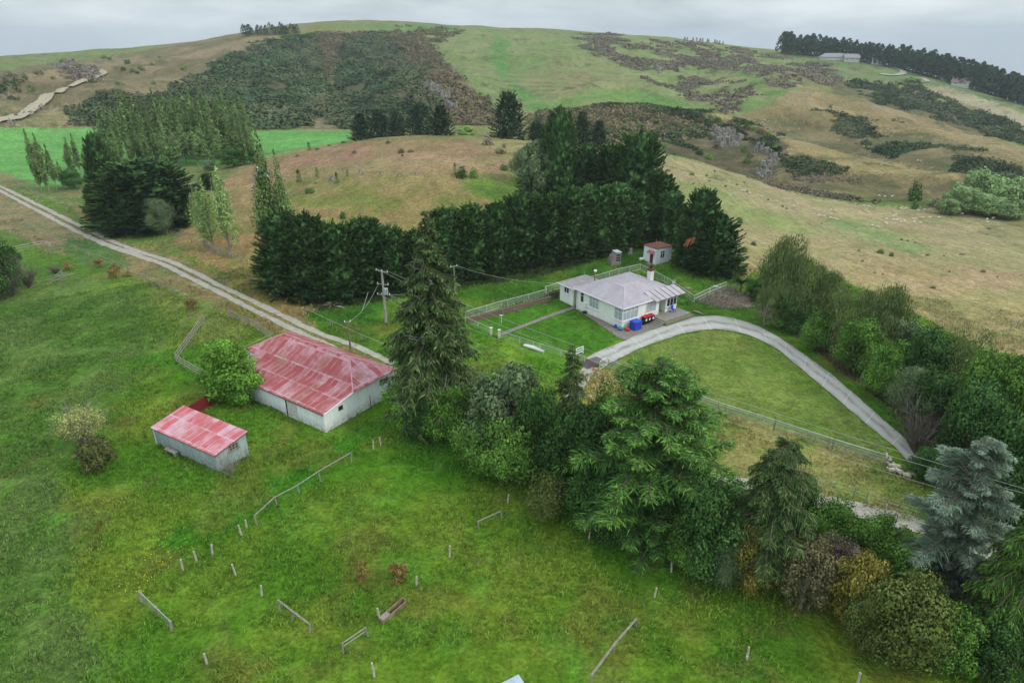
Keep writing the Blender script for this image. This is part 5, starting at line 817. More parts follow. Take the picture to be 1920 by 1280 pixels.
# farmhouse
H = root_at('farmhouse', 1165.5, 617, 36.1, 'cream single-storey farmhouse with a lilac-grey hipped roof', 'house')
m = MB(); m.box(0, 8.9, 0, 11.7, -.4, 3.95); m.box(8.9, 10.4, 1.8, 11.7, -.4, 3.95); m.box(10.4, 13.3, -.2, 11.7, -.4, 3.95); m.build('wall', W_house, H)
m = MB(); m.box(.3, 6, 12.9, 16.7, -.4, 3.45); m.box(1.6, 6, 11.7, 12.9, -.4, 3.45); o = m.build('side_wing_wall', W_house, H); o['label'] = 'pale wall of the low flat roofed wing'
m = MB()
E0, E1, X0, X1, Y0, Y1 = 4.0, 5.75, -.5, 7.6, -.6, 12.2
slab(m, [(X0, Y0, E0), (3.55, 3.5, E1), (3.55, 8.2, E1), (X0, Y1, E0)]); slab(m, [(X0, Y0, E0), (X1, Y0, E0), (3.55, 3.5, E1)]); slab(m, [(X0, Y1, E0), (3.55, 8.2, E1), (X1, Y1, E0)]); slab(m, [(X1, Y0, E0), (X1, Y1, E0), (3.55, 8.2, E1), (3.55, 3.5, E1)])
slab(m, [(3.6, Y0 + .02, E0 + .01), (14.2, Y0 + .02, E0 + .01), (9.6, 5.8, 5.1), (3.6, 5.8, 5.3)]); slab(m, [(3.6, 5.8, 5.3), (9.6, 5.8, 5.1), (14.2, Y1 + .4, E0), (3.6, Y1 + .4, E0)]); slab(m, [(14.2, Y0 + .02, E0 + .01), (14.2, Y1 + .4, E0), (9.6, 5.8, 5.1)])
ro = m.build('roof', GX, H)
m = MB()
for a, b_ in (((X0, Y0, E0), (3.55, 3.5, E1)), ((3.55, 3.5, E1), (3.55, 8.2, E1)), ((3.55, 8.2, E1), (X0, Y1, E0)), ((3.6, 5.8, 5.3), (9.6, 5.8, 5.1)), ((9.6, 5.8, 5.1), (14.2, Y1 + .4, E0))): m.tube([a, b_], .07, 5)
m.build('ridge_capping', worn('pale_capping', (186, 184, 190), (170, 168, 174), 2), ro)
m = MB(); slab(m, [(-.2, 11.9, 3.62), (6.9, 11.9, 3.72), (6.9, 17.1, 3.66), (-.2, 17.1, 3.56)], .12); m.build('wing_roof', GD, H)
m = MB(); slab(m, [(6.6, -1.2, 3.84), (14.5, -1.2, 3.84), (14.5, 1.7, 4.62), (6.6, 1.7, 4.62)], .07); vr = m.build('veranda_roof', worn('lilac_iron_veranda', (176, 168, 172), (160, 152, 156), .8), H); vr['label'] = 'lean-to veranda roof with dark ribs'
for i in range(7): x = 6.62 + i * 1.3; m = MB(); m.tube([(x, -1.25, 3.87), (x, 1.7, 4.66)], .045, 4); m.build('roof_rib', RIB, vr)
m = MB()
for a, b_ in (((X0, Y0, 3.92), (X0, Y1, 3.92)), ((X0, Y0, 3.92), (6.6, Y0, 3.92)), ((-.22, 11.9, 3.5), (-.22, 17.1, 3.5))): m.tube([a, b_], .085, 6)
m.build('gutter', WHITE, H)
m = MB(); m.tube([(-.12, 11.4, -.1), (-.12, 11.4, 3.9)], .06, 6); m.build('downpipe', WHITE, H)
win(H, 'y', 0, 9.7, 10.6, 1.7, 3.6, 1, .33, G_dark); win(H, 'y', 0, 5.8, 8.3, 1.5, 3.6, 3); win(H, 'y', 0, .02, 1.95, 1.4, 3.55, 2); win(H, 'x', 0, .02, 3.7, 1.4, 3.55, 4); win(H, 'x', 0, 5.6, 8.1, 1.5, 3.6, 3); win(H, 'x', -.2, 10.6, 13.2, 1.6, 3.55, 3, .28, G_dark)
win(H, 'y', .3, 14.1, 15.5, 2.0, 3.2, 2, 0, G_dark)
m = MB(); m.box(9.2, 10.1, 1.72, 1.79, .6, 3.1); d_ = m.build('door', worn('grey_door', (118, 116, 112), (100, 98, 94), 2), H); m = MB(); m.box(9.93, 10.0, 1.66, 1.72, 1.7, 1.9); m.build('handle', WHITE, d_)
m = MB(); m.box(1.53, 1.6, 11.8, 12.75, 0, 2.7); m.build('door', worn('dark_door', (96, 92, 88), (80, 76, 72), 2), H)
m = MB(); m.box(-.25, -.01, 8.9, 9.5, 1.1, 1.9); m.build('meter_box', WHITE, H)
m = MB(); m.box(13.3, 14.1, 6.4, 7.3, -.3, 5.9); ch = m.build('chimney', worn('white_chimney', (226, 224, 220), (206, 202, 196), 2), H); m = MB(); m.box(13.25, 14.15, 6.35, 7.35, 5.903, 6.3); m.build('brick_top', BRICK, ch); m = MB(); m.tube([(13.7, 6.85, 6.3), (13.7, 6.85, 6.9)], .26, 8); m.build('chimney_pot', BLACK, ch)
m = MB(); m.tube([(5.9, 13.4, 3.6), (5.9, 13.4, 5.5)], .14, 7); fl = m.build('flue', worn('rusty_flue', (146, 120, 104), (120, 98, 86), 3), H); m = MB(); m.tube([(5.9, 13.4, 5.5), (5.9, 13.4, 5.75)], .28, 8); m.build('cowl', WHITE, fl)
m = MB(); m.tube([(5.2, 15.6, 3.6), (5.2, 15.6, 5.5)], .04, 5); m.build('mast', TIMB, H)
m = MB(); m.tube([(14.1, 1.9, 4.2), (14.1, 1.9, 5.2)], .04, 5); ds = m.build('dish_mount', WHITE, H); m = MB()
for k in range(12): t0, t1 = k * math.pi / 6, (k + 1) * math.pi / 6; m.poly([(14.05, 1.7, 5.2), (14.1 + .42 * math.cos(t0), 1.5, 5.2 + .42 * math.sin(t0)), (14.1 + .42 * math.cos(t1), 1.5, 5.2 + .42 * math.sin(t1))])
m.build('dish', worn('grey_dish', (160, 164, 168), (140, 144, 148), 2), ds)
# porch deck and steps belong to the house
m = MB(); m.box(7.2, 13.9, -3.1, -.203, -.3, .72); m.box(8.9, 10.4, -.2, 1.8, -.3, .72); m.build('porch', CONC, H); m = MB(); [m.box(7.2 - .42 * (k + 1), 7.2 - .42 * k - .003, -3.1, -.7, -.3, .72 - .19 * (k + 1)) for k in range(3)]; m.build('steps', CONC, H)
m = MB(); m.box(6.9, 14.1, -3.75, -3.104, -.3, .5); m.build('planter', worn('mossy_kerb', (118, 116, 92), (92, 98, 66), 2, (142, 138, 124)), H)
def local(root, x, y, z=0): return root.matrix_basis @ Vector((x, y, z))
def at_local(root, name, x, y, z, label, cat, rz=0, group=None):
    p = local(root, x, y, z); return empty(name, p, root.rotation_euler.z + rz, label, cat, group)
# bins and clutter
for i, lb in enumerate(('black wheelie bin with a red lid, nearest the blue crate', 'black wheelie bin with a red lid, the middle of three', 'black wheelie bin with a red lid, nearest the porch steps')):
    r = at_local(H, 'wheelie_bin', 4.7 + i * .85, -.75, 0, lb, 'bin', 0, 'wheelie bins by the house wall'); v = [(-.22, -.28), (.22, -.28), (.22, .28), (-.22, .28)]; m = MB()
    lo = [(x * .85, y * .8, .06) for x, y in v]; hi = [(x * 1.12, y * 1.12, 1.0) for x, y in v]; m.poly(lo[::-1]); m.poly(hi); [m.poly([lo[k], lo[(k + 1) % 4], hi[(k + 1) % 4], hi[k]]) for k in range(4)]; m.build('body', BLACK, r)
    m = MB(); m.box(-.27, .27, -.35, .33, 1.004, 1.1); m.tube([(-.2, .36, 1.04), (.2, .36, 1.04)], .035, 6); m.build('lid', RED, r)
    for s_ in (-1, 1): m = MB(); m.tube([(s_ * .2, .26, .1), (s_ * .26, .26, .1)], .1, 10); m.build('wheel', BLACK, r)
    m = MB(); m.box(-.13, .13, -.31, -.288, .55, .8); m.build('sticker', WHITE, r)
r = at_local(H, 'plastic_crate', 1.9, -1.35, 0, 'big blue slatted plastic crate beside the bins', 'crate'); m = MB()
for x in (-.55, .55):
    for y in (-.45, .45): m.box(x - .05, x + .05, y - .05, y + .05, 0, 1.15)
for k in range(6): z = .05 + k * .19; m.box(-.55, .55, -.49, -.46, z, z + .12); m.box(-.55, .55, .46, .49, z, z + .12); m.box(-.6, -.57, -.45, .45, z, z + .12); m.box(.57, .6, -.45, .45, z, z + .12)
m.box(-.6, .6, -.5, .5, 1.15, 1.19); m.build('frame', BLUE, r); m = MB(); m.box(-.45, .45, -.38, .38, .04, .9); m.build('liner', worn('pale_blue', (90, 120, 216), (70, 100, 200), 3), r)
def lump(name, mat_, x, y, sx, sz, label, cat, seed=1):
    p = local(H, x, y, 0); e = []; n1, n2 = 10, 7; m = MB(); rg = np.random.default_rng(seed); k0 = 0
    for j in range(n2):
        for i in range(n1): t = i * 2 * math.pi / n1; f_ = j / (n2 - 1) * math.pi * .93; rr_ = math.sin(max(f_, .12)) * (1 + rg.uniform(-.12, .12)); m.v.append((math.cos(t) * sx * rr_, math.sin(t) * sx * rr_ * .8, sz * .5 * (1 - math.cos(f_))))
    for j in range(n2 - 1):
        for i in range(n1): m.f.append([j * n1 + i, j * n1 + (i + 1) % n1, (j + 1) * n1 + (i + 1) % n1, (j + 1) * n1 + i]); m.m.append(0)
    m.f.append([(n2 - 1) * n1 + i for i in range(n1)]); m.m.append(0)
    o = m.build(name, mat_, None, p, True); tag(o, label, cat); return o
lump('ball', RED, .2, -1.2, .3, .5, 'red ball lying by the corner of the farmhouse', 'ball'); lump('plastic_bag', TEAL, -.6, -.3, .32, .6, 'teal plastic bag at the farmhouse corner', 'bag', 3); lump('plastic_bag', BLUE, -.6, .9, .22, .6, 'blue plastic bag leaning on the farmhouse wall', 'bag', 4); lump('sack', BLACK, -.35, 9.0, .35, .4, 'black sack by the farmhouse path', 'sack', 5)
r = at_local(H, 'bicycle', 3.5, -1.1, 0, 'dark small bicycle leaning between the blue crate and the bins', 'bicycle', .2)
for x in (-.38, .38): m = MB(); m.tube([(x + .24 * math.cos(t), 0, .25 + .24 * math.sin(t)) for t in np.linspace(0, 2 * math.pi, 15)], .025, 5, cap=False); m.build('wheel', BLACK, r)
m = MB(); [m.tube([a, b_], .022, 5) for a, b_ in (((-.38, 0, .25), (-.1, 0, .62)), ((-.1, 0, .62), (.28, 0, .62)), ((.28, 0, .62), (.38, 0, .25)), ((-.1, 0, .62), (.02, 0, .25)), ((.02, 0, .25), (.28, 0, .62)), ((-.38, 0, .25), (.02, 0, .25)))]; m.build('frame', BLACK, r); m = MB(); m.tube([(.28, 0, .62), (.3, 0, .78)], .02, 5); m.tube([(.3, -.2, .78), (.3, .2, .78)], .02, 5); m.build('handlebar', BLACK, r); m = MB(); m.box(-.2, .02, -.06, .06, .68, .73); m.build('saddle', BLACK, r)
r = at_local(H, 'garden_chair', 11.6, -1.0, .72, 'bright blue plastic chair on the porch', 'chair'); m = MB(); m.box(-.25, .25, -.25, .25, .38, .43); m.build('seat', BLUE, r); m = MB(); m.box(-.25, .25, .22, .27, .435, .9); m.build('backrest', BLUE, r)
for x in (-.22, .22):
    for y in (-.22, .22): m = MB(); m.tube([(x * 1.15, y * 1.15, 0), (x, y, .378)], .025, 5); m.build('leg', BLUE, r)
# big shed
K = root_at('farm_shed', 611, 811, 55.3, 'big white farm shed with a worn red hipped iron roof', 'shed')
m = MB(); m.box(0, 4.8, 0, 19.5, -.5, 2.75); m.poly([(0, 0, 2.75), (4.8, 0, 2.75), (4.8, 0, 3.6)]); m.poly([(0, 19.5, 2.75), (4.8, 19.5, 3.6), (4.8, 19.5, 2.75)]); m.box(4.8, 12.5, 0.02, 22, -.5, 3.62); wl = m.build('wall', W_shed, K)
e0, e1 = 3.72, 5.85; rx, ya, yb = 8.75, 4.3, 18.0; x0, x1, y0, y1 = 4.75, 12.85, -.3, 22.3
m = MB(); slab(m, [(x0, y0, e0), (rx, ya, e1), (rx, yb, e1), (x0, y1, e0)], .08, 0); slab(m, [(x1, y0, e0), (x1, y1, e0), (rx, yb, e1), (rx, ya, e1)], .08, 0); slab(m, [(x0, y0, e0), (x1, y0, e0), (rx, ya, e1)], .08, 1); slab(m, [(x0, y1, e0), (rx, yb, e1), (x1, y1, e0)], .08, 1)
r1 = m.build('roof', [RX, RY], K); m = MB(); slab(m, [(-.25, -.25, 2.78), (x0 + .02, -.25, e0 - .02), (x0 + .02, 19.8, e0 - .02), (-.25, 19.8, 2.78)], .07); lr = m.build('lean_to_roof', RX, K); lr['label'] = 'lower red roof slope over the long white wall'
CAP = worn('pink_capping', (202, 158, 162), (186, 128, 134), 1.2); m = MB(); [m.tube([a, b_], .09, 5) for a, b_ in (((x0, y0, e0), (rx, ya, e1)), ((x1, y0, e0), (rx, ya, e1)), ((rx, ya, e1), (rx, yb, e1)), ((rx, yb, e1), (x0, y1, e0)))]; m.build('ridge_capping', CAP, r1)
m = MB(); m.tube([(-.3, -.25, 2.68), (-.3, 19.8, 2.68)], .07, 6); m.build('gutter', worn('dark_gutter', (96, 84, 78), (76, 66, 62), 2), K); m = MB(); m.tube([(-.22, -.32, 2.8), (x0, -.32, e0 - .02)], .07, 5); m.build('barge_board', WHITE, lr)
win(K, 'x', 0, 2.35, 3.1, 1.95, 2.6, 1, 0, G_dark, .04, worn('grey_frame', (150, 150, 146), (130, 130, 126), 2), False, .05); win(K, 'x', .02, 9.6, 11.4, 2.35, 3.25, 2, 0, G_dark, .05, W_shed, False, .07)
m = MB(); m.box(-.06, -.003, 5.2, 7.1, -.3, 2.6); m.build('sliding_door', worn('pale_door', (210, 212, 206), (184, 184, 176), 1.5, (140, 134, 120)), K); m = MB(); m.box(-.035, -.002, 7.12, 7.4, -.3, 2.6); m.build('door_gap', BLACK, K); m = MB(); m.tube([(-.12, 8.2, .2), (-.12, 10.6, .35)], .05, 5); m.build('bottom_rail', RIB, K)
m = MB(); m.tube([(7.5, -.3, -.2), (7.5, -.3, 1.9)], .05, 5); m.build('wall_stake', RIB, K)
# small shed
J = root_at('small_shed', 411, 885, 59.5, 'small grey-green iron shed with a faded red sloping roof', 'shed')
m = MB(); m.box(0, 4.2, 0, 11.4, -.4, 2.3); m.poly([(0, 0, 2.3), (4.2, 0, 2.3), (4.2, 0, 3.0)]); m.poly([(0, 11.4, 2.3), (4.2, 11.4, 3.0), (4.2, 11.4, 2.3)]); m.poly([(4.2, 0, 2.3), (4.2, 11.4, 2.3), (4.2, 11.4, 3.0), (4.2, 0, 3.0)]); m.build('wall', W_small, J)
m = MB(); slab(m, [(-.25, -.25, 2.38), (4.45, -.25, 3.12), (4.45, 11.7, 3.12), (-.25, 11.7, 2.38)], .07); r1 = m.build('roof', RS, J); m = MB(); m.tube([(-.28, -.27, 2.36), (4.45, -.27, 3.1)], .06, 5); m.tube([(-.28, 11.7, 2.36), (-.28, -.25, 2.36)], .05, 5); m.build('edge_trim', RIB, r1)
win(J, 'x', 0, 1.7, 3.0, 1.75, 2.5, 3, .5, G_dark, .06, TIMB, True, .12); m = MB(); m.tube([(-.1, 11.3, -.2), (-.1, 11.3, 2.4)], .07, 5); m.build('corner_post', WHITE, J)
r = root_at('trough_bench', 323, 852, 59.5, 'small pale trough on legs beside the small shed', 'trough', 1); m = MB(); m.box(-.22, .22, -.75, .75, .42, .5); m.build('top', TIMB, r)
for y in (-.6, .6): m = MB(); m.box(-.2, .2, y - .06, y + .06, 0, .418); m.build('leg', TIMB, r)
p0, p1 = hit(356, 786), hit(407, 753); r = empty('iron_fence', p0, math.atan2(p1[1] - p0[1], p1[0] - p0[0]), 'dark red iron fence between the two red roofed sheds', 'fence'); ln = float(np.hypot(*(p1 - p0)[:2])); m = MB(); m.box(0, ln, 0, .04, 0, 1.35); m.build('panel', REDP, r)
for k in range(4): m = MB(); m.box(ln * k / 3 - .04, ln * k / 3 + .04, .044, .12, -.1, 1.3); m.build('post', TIMB, r)
# hut, shelter, stump
T = root_at('garden_hut', 1228, 497, 33.4, 'small white hut with a rusty flat roof under the cypresses', 'hut')
m = MB(); m.box(0, 4.8, 0, 3.7, -.3, 3.5); m.build('wall', W_hut, T); m = MB(); slab(m, [(-.15, -.15, 3.72), (4.95, -.15, 3.6), (4.95, 3.85, 3.6), (-.15, 3.85, 3.72)], .14); m.build('roof', worn('rusty_roof', (128, 82, 68), (108, 72, 62), 1.2, (146, 104, 88)), T)
d_ = MB(); d_.box(-.05, -.003, .75, 1.65, 0, 2.3); dd = d_.build('door', REDP, T); m = MB(); m.box(-.1, -.053, .85, .93, 1.05, 1.15); m.build('handle', BLACK, dd); m = MB(); slab(m, [(-.8, .3, 2.55), (0, .3, 2.95), (0, 2.1, 2.95), (-.8, 2.1, 2.55)], .06); m.build('door_hood', worn('pink_hood', (176, 108, 104), (150, 88, 86), 2), T); win(T, 'x', 0, 1.3, 2.6, 1.2, 2.9, 2, .33, G_dark)
m = MB(); m.tube([(1.1, 1.3, 3.6), (1.1, 1.3, 5.3)], .08, 6); m.build('flue', worn('tin_flue', (180, 170, 160), (140, 120, 108), 3), T); m = MB(); m.box(-1.0, -.02, .5, 1.9, -.2, .16); m.build('doorstep', CONC, T)
r = root_at('storage_box', 1203, 488, 33, 'white box lying left of the hut door', 'box', 1); m = MB(); m.box(-.35, .3, -.2, .25, 0, .35); m.poly([(-.37, -.22, .36), (.32, -.22, .36), (.32, .27, .42), (-.37, .27, .42)]); m.build('body', WHITE, r)
r = root_at('dog_kennel', 1146, 499, 20, 'grey curved dog kennel on the back lawn', 'kennel', .85); pr = [(0, 0), (2.0, 0), (2.0, 2.5), (.9, 2.35), (.35, 1.8), (.08, 1.0)]; m = MB(); m.poly([(x, 0, z) for x, z in pr]); m.poly([(x, 1.6, z) for x, z in pr][::-1]); [m.poly([(pr[i][0], 0, pr[i][1]), (pr[i][0], 1.6, pr[i][1]), (pr[(i + 1) % 6][0], 1.6, pr[(i + 1) % 6][1]), (pr[(i + 1) % 6][0], 0, pr[(i + 1) % 6][1])]) for i in range(6)]; m.build('body', worn('grey_board', (140, 134, 128), (116, 108, 102), 2), r)
m = MB(); m.box(.85, 2.1, -.1, 1.7, 2.5, 2.62); m.build('roof', worn('pale_tin', (178, 182, 182), (160, 164, 164), 2), r)
for k in range(3): m = MB(); m.box(.95, 1.85, -.05, -.004, .9 + k * .5, 1.15 + k * .5); m.build('opening', BLACK, r)
def stump(u, v, h, rr_, label, mat_=DEADW, spikes=7):
    b = hit(u, v); m = MB(); rg = np.random.default_rng(int(u)); m.tube([(0, 0, 0), (0, 0, h * .5), (.03, 0, h)], [rr_, rr_ * .75, rr_ * .7], 9)
    for k in range(spikes): a = rg.uniform(0, 6.28); m.tube([(0, 0, h * .4), (math.cos(a) * rr_ * 1.1, math.sin(a) * rr_ * 1.1, h * .18), (math.cos(a) * rr_ * 2.1, math.sin(a) * rr_ * 2.1, -.04)], [rr_ * .4, rr_ * .25, .03], 5)
    tag(m.build('tree_stump', mat_, None, b), label, 'stump')
stump(1182, 476, .9, .4, 'old grey stump on the back lawn near the hut'); stump(1402, 560, 1.0, .45, 'bleached stump with roots at the edge of the gravel pad', DEADW, 11); stump(1183, 466, .3, .25, 'low stump behind the old grey one')
# ------------------------------------------------------------------ fences, posts, poles
NETM, tn, bn = nmat('wire_netting'); bn.inputs['Base Color'].default_value = (.42, .44, .42, 1); tr = nd(tn, 'ShaderNodeBsdfTransparent'); mxs = nd(tn, 'ShaderNodeMixShader'); mxs.inputs[0].default_value = .24; on = [x for x in tn.nodes if x.type == 'OUTPUT_MATERIAL'][0]; tn.links.new(tr.outputs[0], mxs.inputs[1]); tn.links.new(bn.outputs[0], mxs.inputs[2]); tn.links.new(mxs.outputs[0], on.inputs[0])
WIRE = worn('galvanised_wire', (176, 178, 174), (156, 158, 154), 2, rough=.5); PIPE = worn('white_pipe', (214, 214, 208), (190, 190, 184), 2, rough=.5)
def fence(name, label, pts, h=1.1, gap=3.0, rails=(1.0,), rr_=.03, pr_=.06, rmat=TIMB, pmat=TIMB, net=None, rmin=0, jit=.0, wires=()):
    P = hits(pts, rmin); L_ = np.r_[0, np.cumsum(np.hypot(*np.diff(P[:, :2], axis=0).T))]; np_ = max(2, int(round(L_[-1] / gap)) + 1); s = np.linspace(0, L_[-1], np_) if len(P) == 2 or gap < 50 else L_; s = np.unique(np.r_[s, L_].round(2))
    x = np.interp(s, L_, P[:, 0]); y = np.interp(s, L_, P[:, 1]); z = terrain(x, y); o0 = np.array([x[0], y[0], z[0]]); r = empty(name, o0, 0, label, 'fence'); Q = np.stack([x, y, z], -1) - o0; J_ = rng.normal(size=Q.shape) * jit; J_[:, 2] *= .5
    for q, jj in zip(Q, J_): m = MB(); m.tube([q + [0, 0, -.15], q + jj * 1.5 + [0, 0, h]], [pr_, pr_ * .85], 6); m.build('post', pmat, r)
    for k in rails: m = MB(); m.tube([q + jj * 1.5 * k / h + [0, 0, k] for q, jj in zip(Q, J_)], rr_, 5); m.build('rail', rmat, r)
    for k in wires: m = MB(); m.tube([q + jj * 1.5 * k / h + [0, 0, k] for q, jj in zip(Q, J_)], .012, 4); m.build('wire', WIRE, r)
    if net is not None:
        m = MB(); [m.poly([Q[i] + [0, 0, .02], Q[i + 1] + [0, 0, .02], Q[i + 1] + [0, 0, net], Q[i] + [0, 0, net]]) for i in range(len(Q) - 1)]; m.build('netting', NETM, r)
    return r
fence('yard_fence', 'white pipe and netting fence above the retaining wall left of the farmhouse', [(872, 597), (940, 577), (1025, 554), (1022, 549), (1050, 541)], 1.0, 4, (1.0, .08), .03, .03, PIPE, PIPE, .98)
fence('yard_fence', 'white pipe and netting fence behind the farmhouse', [(1105, 531), (1160, 515), (1200, 506), (1250, 532), (1301, 567)], 1.0, 4, (1.0, .08), .03, .03, PIPE, PIPE, .98)
fence('yard_fence', 'white pipe and netting fence beside the gravel pad', [(1301, 567), (1330, 553), (1361, 541)], 1.1, 4, (1.1, .55, .08), .03, .03, PIPE, PIPE, 1.08)
fence('garden_fence', 'netting fence from the retaining wall to the left gate post', [(873, 605), (921, 627)], .85, 3, (.85,), .02, .03, PIPE, PIPE, .85); fence('garden_fence', 'netting fence along the front of the lawn from the right gate post', [(938, 632), (1000, 652), (1050, 668), (1096, 680)], .85, 3, (.85,), .02, .03, PIPE, PIPE, .85)
for u, v, lb in ((921, 629, 'white concrete gate post at the garden path, the left one'), (936, 633, 'white concrete gate post at the garden path, the right one')): b = hit(u, v); m = MB(); m.box(-.15, .15, -.15, .15, 0, 1.0); m.box(-.19, .19, -.19, .19, 1.003, 1.1); tag(m.build('gate_post', worn('post_white', (216, 212, 202), (190, 186, 176), 3), None, b), lb, 'gate post')
p = hits([(878, 606), (940, 590), (1000, 573), (1034, 565)]); r = empty('retaining_wall', p[0], 0, 'low stained concrete retaining wall along the top of the small lawn', 'wall'); m = MB()
for i in range(3): a, b_ = p[i] - p[0], p[i + 1] - p[0]; t = nrm(np.array([b_[0] - a[0], b_[1] - a[1], 0])); n3 = np.array([-t[1], t[0], 0]) * .12; m.poly([a, b_, b_ + [0, 0, .75], a + [0, 0, .75]]); m.poly([a + [0, 0, .75], b_ + [0, 0, .75], b_ + n3 * 2 + [0, 0, .75], a + n3 * 2 + [0, 0, .75]]); m.poly([b_ + n3 * 2, a + n3 * 2, a + n3 * 2 + [0, 0, .75], b_ + n3 * 2 + [0, 0, .75]])
m.build('stones', worn('stained_wall', (116, 96, 76), (92, 82, 70), 2.5, (132, 124, 110)), r)
fence('yard_wall', 'dark block wall joining the farmhouse wing', [(1028, 561), (1048, 557)], .9, 3, (.15, .32, .5, .67, .85), .09, .1, worn('dark_block', (90, 84, 76), (74, 68, 62), 3), CONC)
r = root_at('rotary_clothesline', 940, 606, 0, 'grey metal clothesline frame on the small lawn', 'clothesline', 1); m = MB(); m.tube([(0, 0, 0), (0, 0, 1.1)], .04, 6); m.build('pole', PIPE, r); m = MB(); m.tube([(-.25, 0, 1.12), (.25, 0, 1.12)], .09, 6); m.build('head', PIPE, r)
r = root_at('timber_frame', 946, 592, 20, 'grey timber frame propped against the retaining wall', 'frame', 1); m = MB(); m.tube([(0, 0, 0), (-.4, .2, 1.5)], .045, 5); m.tube([(-.4, .2, 1.5), (-3.0, .6, .9)], .045, 5); m.build('beam', TIMB, r)
r = root_at('cattle_grid', 1110, 681, 34, 'dark slatted cattle grid where the driveway meets the path', 'cattle grid', 1); m = MB(); [m.box(-1.5, 1.5, -.9 + k * .22, -.9 + k * .22 + .1, .05, .12) for k in range(9)]; m.build('bars', worn('grid_bars', (84, 76, 74), (104, 96, 92), 3), r); m = MB(); m.box(-1.5, 1.5, -1, 1.1, .02, .045); m.build('pit', worn('dark_pit', (54, 48, 44), (66, 60, 54), 3), r)
fence('gate_rail', 'small white netted gate beside the cattle grid', [(1124, 694), (1138, 685)], 1.1, 6, (1.1, .1), .035, .045, PIPE, PIPE, 1.1); fence('gate_rail', 'short pale broken rail fence at the left of the cattle grid', [(1080, 667), (1093, 662)], .9, 6, (.9, .6, .3), .05, .07, WHITE, WHITE)
fence('paddock_fence', 'wire netting fence along the lower side of the round paddock', [(1140, 690), (1240, 731), (1345, 772), (1450, 806), (1560, 842), (1661, 874)], 1.15, 4.5, (1.12,), .03, .05, PIPE, TIMB, 1.1, wires=(.85, .5))
m = None
r = root_at('plastic_cone', 1113, 694, 0, 'small orange cone beside the cattle grid', 'cone', 1); mm = MB(); mm.tube([(0, 0, .03), (0, 0, .45)], [.17, .04], 9); mm.box(-.2, .2, -.2, .2, 0, .028); mm.build('body', worn('orange', (214, 80, 44), (190, 66, 40), 3), r)
fence('stock_fence', 'grey timber rails of the stock yard, long side at the left', [(384, 602), (360, 637), (331, 678)], 1.1, 1.8, (1.05, .7, .35), .05, .07); fence('stock_fence', 'grey timber rails of the stock yard, lower side running to the leafy tree', [(331, 680), (378, 708)], 1.1, 1.8, (1.05, .7, .35), .05, .07); fence('stock_fence', 'thin top rail of the stock yard leading left from its far corner', [(346, 607), (383, 601)], .8, 3, (.8,), .03, .04)
fence('lane_fence', 'timber rail fence along the track behind the red roofed shed', [(431, 596), (470, 612), (513, 640)], 1.15, 2.2, (1.1, .75, .4), .045, .07); fence('lane_fence', 'short rail fence running from the track to the big shed', [(512, 640), (464, 664)], 1.1, 3, (1.05, .6), .04, .06)
fence('gate_fence', 'white timber gate in the grass at the far left', [(28, 473), (85, 461), (99, 468)], 1.0, 2.2, (1.0, .6), .035, .06, WIRE, TIMB)
fence('wire_fence', 'post and wire fence beside the green field and the track', [(0, 330), (60, 362), (110, 385), (180, 395), (230, 415), (280, 432), (340, 440)], 1.1, 4.5, (), .02, .07, wires=(1.0, .6)); fence('wire_fence', 'post and wire fence along the lower side of the track', [(0, 395), (100, 452), (215, 500), (305, 540), (370, 575), (430, 598)], 1.1, 5, (), .02, .07, wires=(1.0, .6))
fence('wire_fence', 'post and wire fence across the slope below the fenced poplars', [(315, 440), (380, 462), (440, 485), (500, 515), (545, 540)], 1.1, 5, (), .02, .06, wires=(1.0, .6)); fence('tree_guard', 'grey stake guard around the feet of the two pale poplars', [(383, 462), (400, 474), (430, 482), (452, 478)], 1.3, .45, (), .02, .07, pmat=DEADW, jit=.06)
fence('wire_fence', 'thin wire fence along the upper side of the track near the tall spruce', [(575, 590), (620, 612), (680, 640), (740, 665)], .9, 6, (.9,), .02, .05, rmat=WIRE); fence('wire_fence', 'post and wire fence on the crest of the knoll', [(862, 253), (900, 254), (960, 259), (990, 263)], 1.2, 4, (), .02, .07, pmat=DEADW, wires=(1.1, .6), rmin=200)
fence('wire_fence', 'wire fence beside the pale lane at the lower right', [(1530, 915), (1600, 933), (1660, 955), (1722, 975)], 1.1, 5, (), .02, .05, wires=(1.05, .75, .4)); fence('wire_fence', 'short wire fence with a dark post at the right edge of the dry paddock', [(1893, 622), (1930, 600)], 1.2, 3, (), .02, .07, wires=(1.1, .6))
fence('garden_bench', 'white slatted garden seat in the shade right of the driveway', [(1747, 836), (1768, 848)], .75, 1.4, (.75, .6, .45, .3), .045, .05, PIPE, PIPE)
